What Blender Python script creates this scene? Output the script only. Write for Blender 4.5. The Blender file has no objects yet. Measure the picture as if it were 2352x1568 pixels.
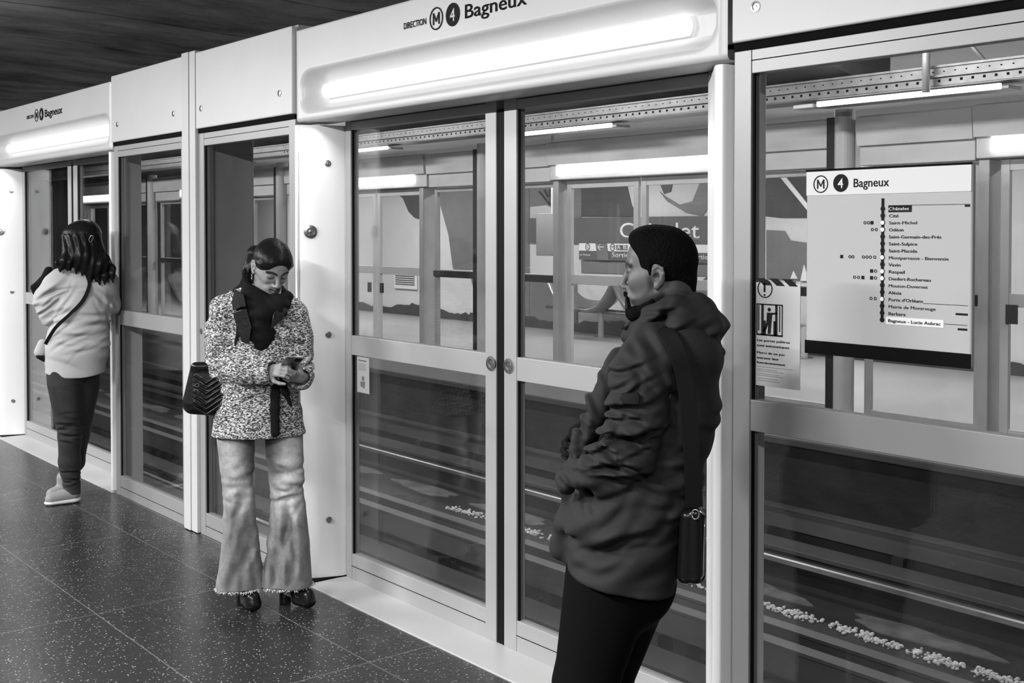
import bpy, bmesh, math, random
import numpy as np
from mathutils import Vector, Matrix
# ---------------------------------------------------------------- camera
sc = bpy.context.scene
C = sc.collection
YAW = math.radians(50.95)
cam_data = bpy.data.cameras.new('camera')
cam_data.sensor_width = 36.0
cam_data.lens = 2692.0 / 2352.0 * 36.0
cam_data.shift_y = -0.083
cam_data.clip_start = 0.05
cam_data.clip_end = 200
cam = bpy.data.objects.new('camera', cam_data)
C.objects.link(cam)
cam.location = (0, -2.625, 1.62)
cam.rotation_euler = (math.radians(90) - 0.022, 0, YAW)
sc.camera = cam
# ---------------------------------------------------------------- world, exposure
world = bpy.data.worlds.new('world')
sc.world = world
world.use_nodes = True
world.node_tree.nodes['Background'].inputs[0].default_value = (0.5, 0.5, 0.5, 1)
world.node_tree.nodes['Background'].inputs[1].default_value = 0.10
sc.view_settings.view_transform = 'Standard'
sc.view_settings.look = 'None'
sc.view_settings.gamma = 1
sc.view_settings.exposure = 0.05
sc.view_settings.use_curve_mapping = False
sc.cycles.use_denoising = True
sc.cycles.max_bounces = 6
sc.cycles.diffuse_bounces = 3
sc.cycles.glossy_bounces = 3
sc.cycles.transparent_max_bounces = 16
sc.cycles.caustics_reflective = False
sc.cycles.caustics_refractive = False
sc.cycles.sample_clamp_indirect = 4.0


def lamp(name, loc, rot, sx, sy, power, spread=180):
    d = bpy.data.lights.new(name, 'AREA')
    d.shape = 'RECTANGLE'
    d.size, d.size_y, d.energy = sx, sy, power
    d.spread = math.radians(spread)
    o = bpy.data.objects.new(name, d)
    C.objects.link(o)
    o.location, o.rotation_euler = loc, rot
    return o


# the station's ceiling luminaires: a row over each platform; uplights and track fills are added
LAMP_ROW = [(-12.0, 260), (-8.6, 270), (-5.2, 300), (-1.8, 270), (1.6, 180)]
for lx, lp in LAMP_ROW:
    lamp('platform_light', (lx, -4.0, 2.98), (math.radians(8), 0, 0), 1.5, 0.12, lp)
    lamp('platform_uplight', (lx, -3.0, 2.93), (math.pi, 0, 0), 1.5, 0.12, 11)  # added fill that lifts the near ceiling, not a station fitting
for lx in (-22.0, -17.5, -13.0, -8.5, -4.0):
    lamp('far_platform_light', (lx, 7.9, 2.93), (0, 0, 0), 1.5, 0.12, 150)

for lx in (-20.0, -16.3, -12.5, -8.7, -4.9):
    lamp('track_light', (lx, 3.3, 3.05), (math.radians(48), 0, 0), 1.5, 0.12, 50)  # added fill aimed at the track side of the far headers
    lamp('track_uplight', (lx, 4.3, 2.7), (math.pi, 0, 0), 1.5, 0.12, 16)  # added fill for the ceiling above the tracks

# ---------------------------------------------------------------- materials
def new_mat(name):
    m = bpy.data.materials.new(name)
    m.use_nodes = True
    nt = m.node_tree
    return m, nt, nt.nodes['Principled BSDF']


def g4(v):
    return (v, v, v, 1)


def mat(name, v, rough=0.5, metal=0.0, var=0.0, scale=4.0, bump=0.0, bscale=60.0, coat=0.0, spec=0.5,
        stretch=(1, 1, 1), sheen=0.0):
    m, nt, b = new_mat(name)
    b.inputs['Base Color'].default_value = g4(v)
    b.inputs['Roughness'].default_value = rough
    b.inputs['Metallic'].default_value = metal
    b.inputs['Specular IOR Level'].default_value = spec
    if coat:
        b.inputs['Coat Weight'].default_value = coat
    if sheen:
        b.inputs['Sheen Weight'].default_value = sheen
    N, L = nt.nodes, nt.links
    if var or bump:
        tc = N.new('ShaderNodeTexCoord')
        mp = N.new('ShaderNodeMapping')
        mp.inputs['Scale'].default_value = stretch
        L.new(tc.outputs['Object'], mp.inputs['Vector'])
    if var:
        n = N.new('ShaderNodeTexNoise')
        n.inputs['Scale'].default_value = scale
        n.inputs['Detail'].default_value = 5
        L.new(mp.outputs[0], n.inputs['Vector'])
        r = N.new('ShaderNodeValToRGB')
        r.color_ramp.elements[0].position = 0.3
        r.color_ramp.elements[1].position = 0.7
        r.color_ramp.elements[0].color = g4(v * (1 - var))
        r.color_ramp.elements[1].color = g4(min(1, v * (1 + var)))
        L.new(n.outputs['Fac'], r.inputs['Fac'])
        L.new(r.outputs[0], b.inputs['Base Color'])
    if bump:
        n = N.new('ShaderNodeTexNoise')
        n.inputs['Scale'].default_value = bscale
        n.inputs['Detail'].default_value = 4
        L.new(mp.outputs[0], n.inputs['Vector'])
        bp = N.new('ShaderNodeBump')
        bp.inputs['Strength'].default_value = bump
        bp.inputs['Distance'].default_value = 0.01
        L.new(n.outputs['Fac'], bp.inputs['Height'])
        L.new(bp.outputs[0], b.inputs['Normal'])
    return m


def emit(name, v, s):
    m, nt, b = new_mat(name)
    b.inputs['Base Color'].default_value = g4(0.8)
    b.inputs['Emission Color'].default_value = g4(v)
    b.inputs['Emission Strength'].default_value = s
    return m


def glass_mat(name, tint=0.93, refl=1.0, haze=0.0):
    m = bpy.data.materials.new(name)
    m.use_nodes = True
    nt = m.node_tree
    N, L = nt.nodes, nt.links
    N.clear()
    out = N.new('ShaderNodeOutputMaterial')
    tr = N.new('ShaderNodeBsdfTransparent')
    tr.inputs[0].default_value = g4(tint)
    gl = N.new('ShaderNodeBsdfGlossy')
    gl.inputs['Roughness'].default_value = 0.0
    gl.inputs[0].default_value = g4(1)
    fr = N.new('ShaderNodeFresnel')
    fr.inputs['IOR'].default_value = 1.45
    geo = N.new('ShaderNodeNewGeometry')
    ior = N.new('ShaderNodeMapRange')      # same reflectance on the pane's back face
    ior.inputs[3].default_value = 1.45
    ior.inputs[4].default_value = 1 / 1.45
    L.new(geo.outputs['Backfacing'], ior.inputs[0])
    L.new(ior.outputs[0], fr.inputs['IOR'])
    mu = N.new('ShaderNodeMath')
    mu.operation = 'MULTIPLY'
    mu.inputs[1].default_value = refl
    L.new(fr.outputs[0], mu.inputs[0])
    mx = N.new('ShaderNodeMixShader')
    L.new(mu.outputs[0], mx.inputs[0])
    L.new(tr.outputs[0], mx.inputs[1])
    L.new(gl.outputs[0], mx.inputs[2])
    last = mx
    if haze:
        df = N.new('ShaderNodeBsdfDiffuse')
        df.inputs[0].default_value = g4(0.7)
        tc = N.new('ShaderNodeTexCoord')
        mp = N.new('ShaderNodeMapping')
        mp.inputs['Scale'].default_value = (1.5, 1, 0.5)
        L.new(tc.outputs['Object'], mp.inputs[0])
        n = N.new('ShaderNodeTexNoise')
        n.inputs['Scale'].default_value = 3.0
        n.inputs['Detail'].default_value = 8
        L.new(mp.outputs[0], n.inputs['Vector'])
        mr = N.new('ShaderNodeMapRange')
        mr.inputs[1].default_value = 0.4
        mr.inputs[2].default_value = 0.75
        mr.inputs[3].default_value = haze * 0.3
        mr.inputs[4].default_value = haze * 1.6
        L.new(n.outputs['Fac'], mr.inputs[0])
        m2 = N.new('ShaderNodeMixShader')
        L.new(mr.outputs[0], m2.inputs[0])
        L.new(mx.outputs[0], m2.inputs[1])
        L.new(df.outputs[0], m2.inputs[2])
        last = m2
    L.new(last.outputs[0], out.inputs[0])
    return m


M = dict(
    white=mat('white_enamel', 0.62, 0.35, var=0.03, scale=2.0),
    jamb=mat('jamb_enamel', 0.88, 0.33, var=0.02, scale=2.0),
    panel=mat('panel_enamel', 0.60, 0.38, var=0.04, scale=2.5),
    alu=mat('satin_aluminium', 0.37, 0.42, 0.15, var=0.03, bump=0.02, bscale=300),
    alu_win=mat('window_aluminium', 0.32, 0.38, 0.2, var=0.03, bump=0.02, bscale=300),  # door aluminium again, with the windows' shade put into its colour
    alu_dark=mat('dark_aluminium', 0.20, 0.4, 0.5, var=0.1),
    post=mat('post_paint', 0.56, 0.35, var=0.03),
    seam=mat('seam_black', 0.004, 0.8, spec=.08),
    rubber=mat('black_rubber', 0.005, 0.6, spec=.12),
    steel=mat('polished_steel', 0.55, 0.22, 1.0),
    steel_dark=mat('recess_steel', 0.06, 0.4, 0.8),
    print=mat('print_black', 0.010, 0.6, spec=.12),
    paper=mat('paper_white', 0.78, 0.5),
    board=mat('board_grey', 0.42, 0.5),
    sill=mat('sill_metal', 0.50, 0.42, 0.1, var=0.06, scale=3),
    tube=emit('lamp_diffuser', 1.0, 0.98),
    tube_far=emit('far_lamp_diffuser', 1.0, 4.0),
    glass=glass_mat('door_glass', 0.93, 1.0, 0.007),
    glass_far=glass_mat('far_glass', 0.92, 0.8, 0.0),
    fardoor=mat('far_door_frame', 0.52, 0.45, 0.1, var=0.08, scale=3),
    farmetal=mat('far_metal', 0.36, 0.45, 0.2, var=0.12, scale=3),
    farbox=mat('far_header_grey', 0.50, 0.5, var=0.12, scale=2.2, stretch=(1, 1, 3)),
    fardark=mat('far_dark_frame', 0.012, 0.6, spec=.2),
    displaybox=mat('display_box_grey', 0.15, 0.5),
    lip=mat('edge_lip', 0.05, 0.6),
    column=mat('column_grey', 0.42, 0.45, var=0.05),
    tray=mat('tray_galvanised', 0.20, 0.45, 0.4, var=0.2, scale=12),
    concrete_dark=mat('dark_concrete', 0.06, 0.85, var=0.35, scale=1.6, bump=0.4, bscale=9),
    ballast=mat('sooty_ground', 0.022, 0.9, var=0.5, scale=3.0, bump=0.8, bscale=25),
    pitwall=mat('sooty_wall', 0.013, 0.9, var=0.8, scale=2.2, bump=0.5, bscale=12, stretch=(1, 1, 2)),
    beam=mat('track_beam', 0.10, 0.55, 0.3, var=0.35, scale=2.5, stretch=(.3, 1, 1)),
    rail_top=mat('worn_rail', 0.75, 0.25, 1.0),
    rail=mat('rail_dark', 0.03, 0.6, 0.4),
    stone=mat('stone_pale', 0.60, 0.85, var=0.4, scale=30),  # light falling on the stones is put into their colour
    farwall=mat('far_wall_white', 0.62, 0.55, var=0.08, scale=1.2),
    farfloor=mat('far_floor', 0.30, 0.35, var=0.12, scale=1.0),
    grey1=mat('mural_grey', 0.16, 0.5, var=0.08),
    grey2=mat('mural_dark', 0.045, 0.5, var=0.2),
    grey3=mat('mural_light', 0.80, 0.5),
    sign=mat('sign_blue_grey', 0.10, 0.4),
    sticker=mat('sticker_film', 0.50, 0.5),
    board_top=mat('board_title', 0.66, 0.5),
    board_print=mat('faded_print', 0.16, 0.5),
    shell=mat('bench_shell', 0.16, 0.35, coat=0.3),
)


def floor_material():
    m, nt, b = new_mat('speckled_tile')
    N, L = nt.nodes, nt.links
    tc = N.new('ShaderNodeTexCoord')
    br = N.new('ShaderNodeTexBrick')
    br.offset = 0.0
    br.inputs['Color1'].default_value = g4(0.020)
    br.inputs['Color2'].default_value = g4(0.026)
    br.inputs['Mortar'].default_value = g4(0.10)
    br.inputs['Scale'].default_value = 1.0
    br.inputs['Mortar Size'].default_value = 0.0035
    br.inputs['Mortar Smooth'].default_value = 0.2
    br.inputs['Brick Width'].default_value = 1.2
    br.inputs['Row Height'].default_value = 0.6
    mp = N.new('ShaderNodeMapping')
    mp.inputs['Location'].default_value = (3.73 + 1.2 * 10, 0.29 + 0.6 * 20, 0)
    L.new(tc.outputs['Object'], mp.inputs[0])
    L.new(mp.outputs[0], br.inputs['Vector'])
    v = N.new('ShaderNodeTexVoronoi')
    v.inputs['Scale'].default_value = 95
    L.new(tc.outputs['Object'], v.inputs['Vector'])
    gt = N.new('ShaderNodeMapRange')
    gt.inputs[1].default_value = 0.34
    gt.inputs[2].default_value = 0.20
    L.new(v.outputs['Distance'], gt.inputs[0])
    cr = N.new('ShaderNodeMapRange')
    cr.inputs[1].default_value = 0.62
    cr.inputs[2].default_value = 0.95
    sp = N.new('ShaderNodeSeparateColor')
    L.new(v.outputs['Color'], sp.inputs[0])
    L.new(sp.outputs[0], cr.inputs[0])
    mu = N.new('ShaderNodeMath')
    mu.operation = 'MULTIPLY'
    L.new(gt.outputs[0], mu.inputs[0])
    L.new(cr.outputs[0], mu.inputs[1])
    mx = N.new('ShaderNodeMix')
    mx.data_type = 'RGBA'
    L.new(mu.outputs[0], mx.inputs[0])
    L.new(br.outputs['Color'], mx.inputs[6])
    mx.inputs[7].default_value = g4(0.45)
    n = N.new('ShaderNodeTexNoise')
    n.inputs['Scale'].default_value = 1.3
    n.inputs['Detail'].default_value = 6
    L.new(tc.outputs['Object'], n.inputs['Vector'])
    rr = N.new('ShaderNodeMapRange')
    rr.inputs[3].default_value = 0.20
    rr.inputs[4].default_value = 0.38
    L.new(n.outputs['Fac'], rr.inputs[0])
    b.inputs['Specular IOR Level'].default_value = 0.36
    L.new(rr.outputs[0], b.inputs['Roughness'])
    L.new(mx.outputs[2], b.inputs['Base Color'])
    n2 = N.new('ShaderNodeTexNoise')
    n2.inputs['Scale'].default_value = 45
    L.new(tc.outputs['Object'], n2.inputs['Vector'])
    bp = N.new('ShaderNodeBump')
    bp.inputs['Strength'].default_value = 0.12
    bp.inputs['Distance'].default_value = 0.01
    L.new(n2.outputs['Fac'], bp.inputs['Height'])
    L.new(bp.outputs[0], b.inputs['Normal'])
    return m


def ceiling_material():
    m, nt, b = new_mat('ceiling_concrete')
    N, L = nt.nodes, nt.links
    tc = N.new('ShaderNodeTexCoord')
    n = N.new('ShaderNodeTexNoise')
    n.inputs['Scale'].default_value = 1.1
    n.inputs['Detail'].default_value = 9
    n.inputs['Roughness'].default_value = 0.62
    mp = N.new('ShaderNodeMapping')
    mp.inputs['Scale'].default_value = (1.9, 0.9, 1)
    L.new(tc.outputs['Object'], mp.inputs[0])
    L.new(mp.outputs[0], n.inputs['Vector'])
    r = N.new('ShaderNodeValToRGB')
    r.color_ramp.elements[0].position = 0.32
    r.color_ramp.elements[1].position = 0.70
    r.color_ramp.elements[0].color = g4(0.045)
    r.color_ramp.elements[1].color = g4(0.46)
    L.new(n.outputs['Fac'], r.inputs['Fac'])
    L.new(r.outputs[0], b.inputs['Base Color'])
    b.inputs['Roughness'].default_value = 0.8
    n2 = N.new('ShaderNodeTexNoise')
    n2.inputs['Scale'].default_value = 14
    n2.inputs['Detail'].default_value = 8
    L.new(mp.outputs[0], n2.inputs['Vector'])
    bp = N.new('ShaderNodeBump')
    bp.inputs['Strength'].default_value = 0.6
    bp.inputs['Distance'].default_value = 0.02
    L.new(n2.outputs['Fac'], bp.inputs['Height'])
    L.new(bp.outputs[0], b.inputs['Normal'])
    return m


M['floor'] = floor_material()
M['ceiling'] = ceiling_material()


# ---------------------------------------------------------------- mesh helpers
class MB:
    def __init__(s):
        s.v, s.f = [], []

    def add(s, vs, fs):
        o = len(s.v)
        s.v += [tuple(map(float, p)) for p in vs]
        s.f += [tuple(i + o for i in f) for f in fs]
        return s

    def box(s, x0, x1, y0, y1, z0, z1):
        vs = [(x0, y0, z0), (x1, y0, z0), (x1, y1, z0), (x0, y1, z0), (x0, y0, z1), (x1, y0, z1), (x1, y1, z1), (x0, y1, z1)]
        return s.add(vs, [(0, 3, 2, 1), (4, 5, 6, 7), (0, 1, 5, 4), (1, 2, 6, 5), (2, 3, 7, 6), (3, 0, 4, 7)])

    def prism(s, poly, axis, a, b):
        """extrude a 2D polygon along an axis (0: poly=(y,z), 1: poly=(x,z), 2: poly=(x,y))"""
        n = len(poly)
        def P(p, t):
            return (t, p[0], p[1]) if axis == 0 else (p[0], t, p[1]) if axis == 1 else (p[0], p[1], t)
        vs = [P(p, a) for p in poly] + [P(p, b) for p in poly]
        fs = [tuple(range(n))[::-1], tuple(range(n, 2 * n))] + [(i, (i + 1) % n, (i + 1) % n + n, i + n) for i in range(n)]
        return s.add(vs, fs)

    def tube(s, pts, r, n=10, cap=True):
        pts = [Vector(p) for p in pts]
        rs = r if isinstance(r, (list, tuple)) else [r] * len(pts)
        vs, fs = [], []
        up = Vector((0, 0, 1))
        for i, p in enumerate(pts):
            d = (pts[min(i + 1, len(pts) - 1)] - pts[max(i - 1, 0)]).normalized()
            a = d.cross(up)
            if a.length < 1e-3:
                a = d.cross(Vector((0, 1, 0)))
            a.normalize()
            b = d.cross(a)
            for k in range(n):
                t = 2 * math.pi * k / n
                vs.append(p + a * math.cos(t) * rs[i] + b * math.sin(t) * rs[i])
        for i in range(len(pts) - 1):
            for k in range(n):
                fs.append((i * n + k, i * n + (k + 1) % n, (i + 1) * n + (k + 1) % n, (i + 1) * n + k))
        if cap:
            fs.append(tuple(range(n))[::-1])
            fs.append(tuple(range((len(pts) - 1) * n, len(pts) * n)))
        return s.add(vs, fs)

    def disc(s, c, axis, r, h, n=20, r2=None):
        """short cylinder whose base centre is c, along unit axis"""
        c, ax = Vector(c), Vector(axis).normalized()
        r2 = r if r2 is None else r2
        return s.tube([c, c + ax * h], [r, r2], n)

    def ball(s, c, r, nu=12, nv=8, sc=(1, 1, 1)):
        vs, fs = [], []
        for j in range(nv + 1):
            ph = math.pi * j / nv
            for i in range(nu):
                th = 2 * math.pi * i / nu
                vs.append((c[0] + r * sc[0] * math.sin(ph) * math.cos(th), c[1] + r * sc[1] * math.sin(ph) * math.sin(th), c[2] + r * sc[2] * math.cos(ph)))
        for j in range(nv):
            for i in range(nu):
                fs.append((j * nu + i, (j + 1) * nu + i, (j + 1) * nu + (i + 1) % nu, j * nu + (i + 1) % nu))
        return s.add(vs, fs)

    def build(s, name, m, parent=None, bevel=0.0, smooth=False, loc=None, seg=2):
        me = bpy.data.meshes.new(name)
        me.from_pydata(s.v, [], s.f)
        bm = bmesh.new()
        bm.from_mesh(me)
        bmesh.ops.remove_doubles(bm, verts=bm.verts, dist=1e-6)
        bmesh.ops.recalc_face_normals(bm, faces=bm.faces)
        bm.to_mesh(me)
        bm.free()
        if smooth:
            me.polygons.foreach_set('use_smooth', [True] * len(me.polygons))
        me.materials.append(m)
        o = bpy.data.objects.new(name, me)
        C.objects.link(o)
        if loc:
            o.location = loc
            me.transform(Matrix.Translation(-Vector(loc)))
        if parent:
            o.parent = parent
            o.matrix_parent_inverse = Matrix.Identity(4)
            if not loc:
                o.location = (0, 0, 0)
            me.transform(Matrix.Translation(-Vector(parent_offset(parent))))
        if bevel:
            b = o.modifiers.new('bevel', 'BEVEL')
            b.width, b.segments, b.limit_method, b.angle_limit = bevel, seg, 'ANGLE', math.radians(40)
            if not smooth:
                me.polygons.foreach_set('use_smooth', [True] * len(me.polygons))
                b.harden_normals = True
        return o


def parent_offset(p):
    """parts are modelled in world metres, then moved into the frame of an unrotated parent"""
    if p.get('_local'):
        return (0, 0, 0)
    t = Vector((0, 0, 0))
    while p:
        t += p.location
        p = p.parent
    return t


def thing(name, label, cat, loc=(0, 0, 0), group=None, kind=None, rotz=0.0):
    o = bpy.data.objects.new(name, None)
    o.empty_display_size = 0.1
    C.objects.link(o)
    o.location = loc
    o.rotation_euler = (0, 0, rotz)
    return tag(o, label, cat, group, kind)


def tag(o, label, cat, group=None, kind=None):
    o['label'] = label
    o['category'] = cat
    if group:
        o['group'] = group
    if kind:
        o['kind'] = kind
    return o


def text(name, body, h, loc, m, parent, width=None, align='LEFT', rot=(math.pi / 2, 0, 0), bold=0.0, flip=False):
    """lettering as a thin mesh; h = cap height, width = overall width if given"""
    cu = bpy.data.curves.new('t', 'FONT')
    cu.body = body
    cu.size = 1.0
    cu.align_x = align
    cu.offset = 0.0 if 'M' in body else min(bold * .3, .005)
    cu.resolution_u = 3
    to = bpy.data.objects.new('t', cu)
    C.objects.link(to)
    dg = bpy.context.evaluated_depsgraph_get()
    me = bpy.data.meshes.new_from_object(to.evaluated_get(dg))
    bpy.data.objects.remove(to)
    bpy.data.curves.remove(cu)
    xs = [v.co.x for v in me.vertices]
    w0 = max(xs) - min(xs)
    sz = h / 0.73
    sx = width / w0 if width else sz
    me.transform(Matrix.Diagonal((sx, sz, 1, 1)))
    me.name = name
    me.materials.clear()
    me.materials.append(m)
    bm = bmesh.new()
    bm.from_mesh(me)
    r = bmesh.ops.extrude_face_region(bm, geom=bm.faces[:])
    bmesh.ops.translate(bm, verts=[e for e in r['geom'] if isinstance(e, bmesh.types.BMVert)], vec=(0, 0, 0.0012))
    bmesh.ops.recalc_face_normals(bm, faces=bm.faces)
    bm.to_mesh(me)
    bm.free()
    R = Matrix.Translation(Vector(loc)) @ Matrix.Rotation(rot[2], 4, 'Z') @ Matrix.Rotation(rot[0], 4, 'X')
    me.transform(R)
    if parent:
        me.transform(Matrix.Translation(-Vector(parent_offset(parent))))
    o = bpy.data.objects.new(name, me)
    C.objects.link(o)
    o.parent = parent
    return o


def join(objs, name=None):
    """merge meshes already linked under the same parent into the first one"""
    base = objs[0]
    bm = bmesh.new()
    for o in objs:
        tmp = o.data.copy()
        tmp.transform(Matrix.Translation(o.location - base.location))
        bm.from_mesh(tmp)
    bm.to_mesh(base.data)
    bm.free()
    for o in objs[1:]:
        bpy.data.objects.remove(o)
    if name:
        base.name = name
    return base


def screw(c, axis, r, parent, name='screw'):
    """countersunk security screw: bright ring, dark recess, bright pin"""
    c, ax = Vector(c), Vector(axis).normalized()
    a = MB()
    n = 20
    u = ax.cross(Vector((0, 0, 1))).normalized()
    w = ax.cross(u)
    prof = [(r, 0.0), (r * 0.97, r * 0.16), (r * 0.62, r * 0.2), (r * 0.56, r * 0.02), (r * 0.34, r * 0.02), (r * 0.30, r * 0.16), (0.001, r * 0.18)]
    vs, fs = [], []
    for pr, ph in prof:
        for k in range(n):
            t = 2 * math.pi * k / n
            vs.append(c + ax * ph + u * pr * math.cos(t) + w * pr * math.sin(t))
    for i in range(len(prof) - 1):
        for k in range(n):
            fs.append((i * n + k, i * n + (k + 1) % n, (i + 1) * n + (k + 1) % n, (i + 1) * n + k))
    a.add(vs, fs)
    return a.build(name, M['steel'], parent)
# ================================================================ THE SETTING
P = 4.89          # pitch of the platform door modules
FY = 5.75         # front plane of the opposite screen doors
FX = 0.17         # their offset along the platform
floor = MB().box(-34, 6, -6.0, 0.0, -0.25, 0.0).build('floor', M['floor'])
tag(floor, 'dark speckled stone tile platform floor the people stand on', 'floor', kind='structure')
sub = MB().box(-34, 6, 0.0, 0.36, -0.25, -0.002).build('trim_3', M['alu_dark'])
tag(sub, 'dark platform edge strip under the glass doors', 'edge strip', kind='structure')
w = MB().box(-34, 6, 0.26, 0.33, -1.2, -0.25).build('wall_platform_edge', M['pitwall'])
tag(w, 'dark wall below the near platform edge', 'wall', kind='structure')
w = MB().box(-34, 6, -6.2, -6.0, 0.0, 3.4).build('wall_back', mat('back_wall', 0.10, 0.5, var=0.1, scale=1.5))
tag(w, 'wall of the near platform behind the viewer', 'wall', kind='structure')

# ceiling: shallow concrete vault in slabs with open joints running across the platform
cm = MB()
def ceil_z(y):
    return 3.13 - 0.035 * max(0, abs(y + 1.0) - 1.0) ** 1.5 if y < 1.2 else 3.08 - 0.006 * (y - 1.2)
joints = [-8.15 - 1.37 * k for k in range(-11, 18)]
ys = [-6.2 + 0.31 * i for i in range(31)]
for j in joints:
    for a, b in zip(ys[:-1], ys[1:]):
        za, zb = ceil_z(a), ceil_z(b)
        x0, x1 = j + 0.022, j + 1.37 - 0.022
        vs = [(x0, a, za), (x1, a, za), (x1, b, zb), (x0, b, zb), (x0, a, za + .06), (x1, a, za + .06), (x1, b, zb + .06), (x0, b, zb + .06)]
        cm.add(vs, [(0, 3, 2, 1), (0, 1, 5, 4), (1, 2, 6, 5), (2, 3, 7, 6), (3, 0, 4, 7)])
    cm.add([(j - .02, -6.2, 3.2), (j + 1.39, -6.2, 3.2), (j + 1.39, 3.1, 3.2), (j - .02, 3.1, 3.2)], [(0, 1, 2, 3)])
ceil = cm.build('ceiling', M['ceiling'])
tag(ceil, 'dark sooty concrete ceiling with curved joints above the near platform', 'ceiling', kind='structure')
c2 = MB().box(-34, 6, 3.1, 10.2, 3.12, 3.3).build('ceiling_track', mat('track_ceiling', 0.55, 0.6, var=0.12, scale=1.0))
tag(c2, 'pale ceiling over the tracks and the far platform', 'ceiling', kind='structure')

# track pit
pit = MB().box(-34, 6, 0.36, FY - 0.2, -1.4, -1.2).build('floor_track_bed', M['ballast'])
tag(pit, 'sooty track bed between the platforms', 'track bed', kind='structure')
fw = MB().box(-34, 6, FY - 0.26, FY - 0.18, -1.2, -0.20).build('wall_far_edge', M['pitwall'])
tag(fw, 'sooty wall below the far platform edge', 'wall', kind='structure')
fe = MB().box(-34, 6, FY - 0.34, FY, -0.20, -0.14).build('trim_4', M['lip'], bevel=0.01)
tag(fe, 'lip of the far platform edge', 'edge strip', kind='structure')
ff = MB().box(-34, 6, FY - 0.32, 10.1, -0.14, 0.0).build('floor_far_platform', M['farfloor'])
tag(ff, 'pale floor of the far platform seen through the glass', 'floor', kind='structure')
wf = MB().box(-34, 6, 10.0, 10.2, 0.0, 3.2).build('wall_far', M['farwall'])
tag(wf, 'white wall of the far platform', 'wall', kind='structure')
for sx, nm in ((-34, 'wall_left'), (5.9, 'wall_right')):
    e = MB().box(sx, sx + .1, -6, 10, -1.2, 3.2).build(nm, M['concrete_dark'])
    tag(e, 'dark end wall of the station on the ' + nm[5:], 'wall', kind='structure')

# track: guide bars, running pads and rails of both tracks
for ty, which in ((1.49, 'near'), (4.18, 'far')):
    for sg in (-1, 1):
        side = ('platform side' if (sg < 0) == (which == 'near') else 'middle side')
        r = thing('running_rail', 'bright topped steel rail of the %s track, %s' % (which, side), 'rail', (-14, ty + sg * .72, -1.2))
        y = ty + sg * .72
        MB().prism([(y - .075, -1.2), (y + .075, -1.2), (y + .07, -1.17), (y + .012, -1.15), (y + .012, -1.02), (y - .012, -1.02), (y - .012, -1.15), (y - .07, -1.17)], 0, -34, 6).build('rail_web', M['rail'], r)
        MB().prism([(y - .035, -1.02), (y + .035, -1.02), (y + .035, -.985), (y + .022, -.975), (y - .022, -.975), (y - .035, -.985)], 0, -34, 6).build('rail_head', M['rail_top'], r)
        y = ty + sg * 1.0
        pd = MB().box(-34, 6, y - .13, y + .13, -.995, -.955)
        pd.box(-34, 6, y - .02, y + .02, -1.2, -.995)
        tag(pd.build('running_pad', M['beam'], bevel=.006), 'flat tyre running pad of the %s track, %s' % (which, side), 'track pad')
        y = ty + sg * 1.22
        if y < .5:
            continue
        gb = thing('guide_bar', 'raised grey guide bar of the %s track, %s' % (which, side), 'guide bar', (-14, y, -1.2))
        MB().prism([(y - .02, -.90), (y + .02, -.90), (y + .02, -.74), (y + .05, -.73), (y + .05, -.71), (y - .05, -.71), (y - .05, -.73), (y - .02, -.74)], 0, -34, 6).build('bar', M['beam'], gb)
        first = None
        for k in range(18):
            x = -1.2 - k * 1.3
            if first is None:
                first = MB().box(x - .05, x + .05, y - .07, y + .07, -1.2, -.90).build('insulator', M['rail'], gb)
            else:
                c = first.copy()
                C.objects.link(c)
                c.parent = gb
                c.location.x = first.location.x - k * 1.3
random.seed(4)
st = MB()
def stone_line(y0, spread, x0, x1, n, r0, r1):
    for k in range(n):
        x = random.uniform(x0, x1)
        y = y0 + random.gauss(0, spread)
        r = random.uniform(r0, r1)
        pts = []
        st_c = (x, y, -1.2 + r * .5)
        phi = random.uniform(0, 3)
        st.ball(st_c, r, 6, 4, (random.uniform(.7, 1.2), random.uniform(.6, 1.1), random.uniform(.5, .9)))
for _c in range(34):
    _x = -9.5 + _c * .235 + random.uniform(-.05, .05)
    stone_line(4.36 + random.uniform(-.03, .03), .035, _x - .1, _x + .14, random.randint(15, 75), .007, .022)
stone_line(1.49, .12, -9, -1.5, 300, .01, .03)
tag(st.build('ballast_stones', M['stone']), 'loose pale stones lying along the middle of the track bed', 'stones', kind='stuff')
gr = MB()
for k in range(16):     # pale grout skirts beside the far rails
    x = -3.0 - 1.5 * k
    pts = []
    n = 30
    for i in range(n):
        t = 2 * math.pi * i / n
        rr = 1 + .16 * math.sin(3 * t + k) + .08 * math.sin(7 * t + 2 * k)
        pts.append((x + .55 * rr * math.cos(t), 4.66 + .13 * rr * math.sin(t)))
    gr.prism(pts, 2, -1.205, -1.19)
tag(gr.build('grout_patches', mat('grout', .16, .9, var=.4, scale=5)), 'pale grout patches on the track bed beside the far rail', 'grout', kind='stuff')



# ================================================================ PLATFORM SCREEN DOORS
def yf(y, far):
    return FY - y if far else y


def frame_mesh(x0, x1, y0, y1, z0, z1, sl, sr, top, bot, rails=()):
    m = MB()
    m.box(x0, x0 + sl, y0, y1, z0, z1)
    m.box(x1 - sr, x1, y0, y1, z0, z1)
    a, b = x0 + sl, x1 - sr
    m.box(a, b, y0 + .002, y1 - .002, z0, z0 + bot)
    m.box(a, b, y0 + .002, y1 - .002, z1 - top, z1)
    for r0, r1 in rails:
        m.box(a, b, y0 + .002, y1 - .002, r0, r1)
    return m


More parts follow.
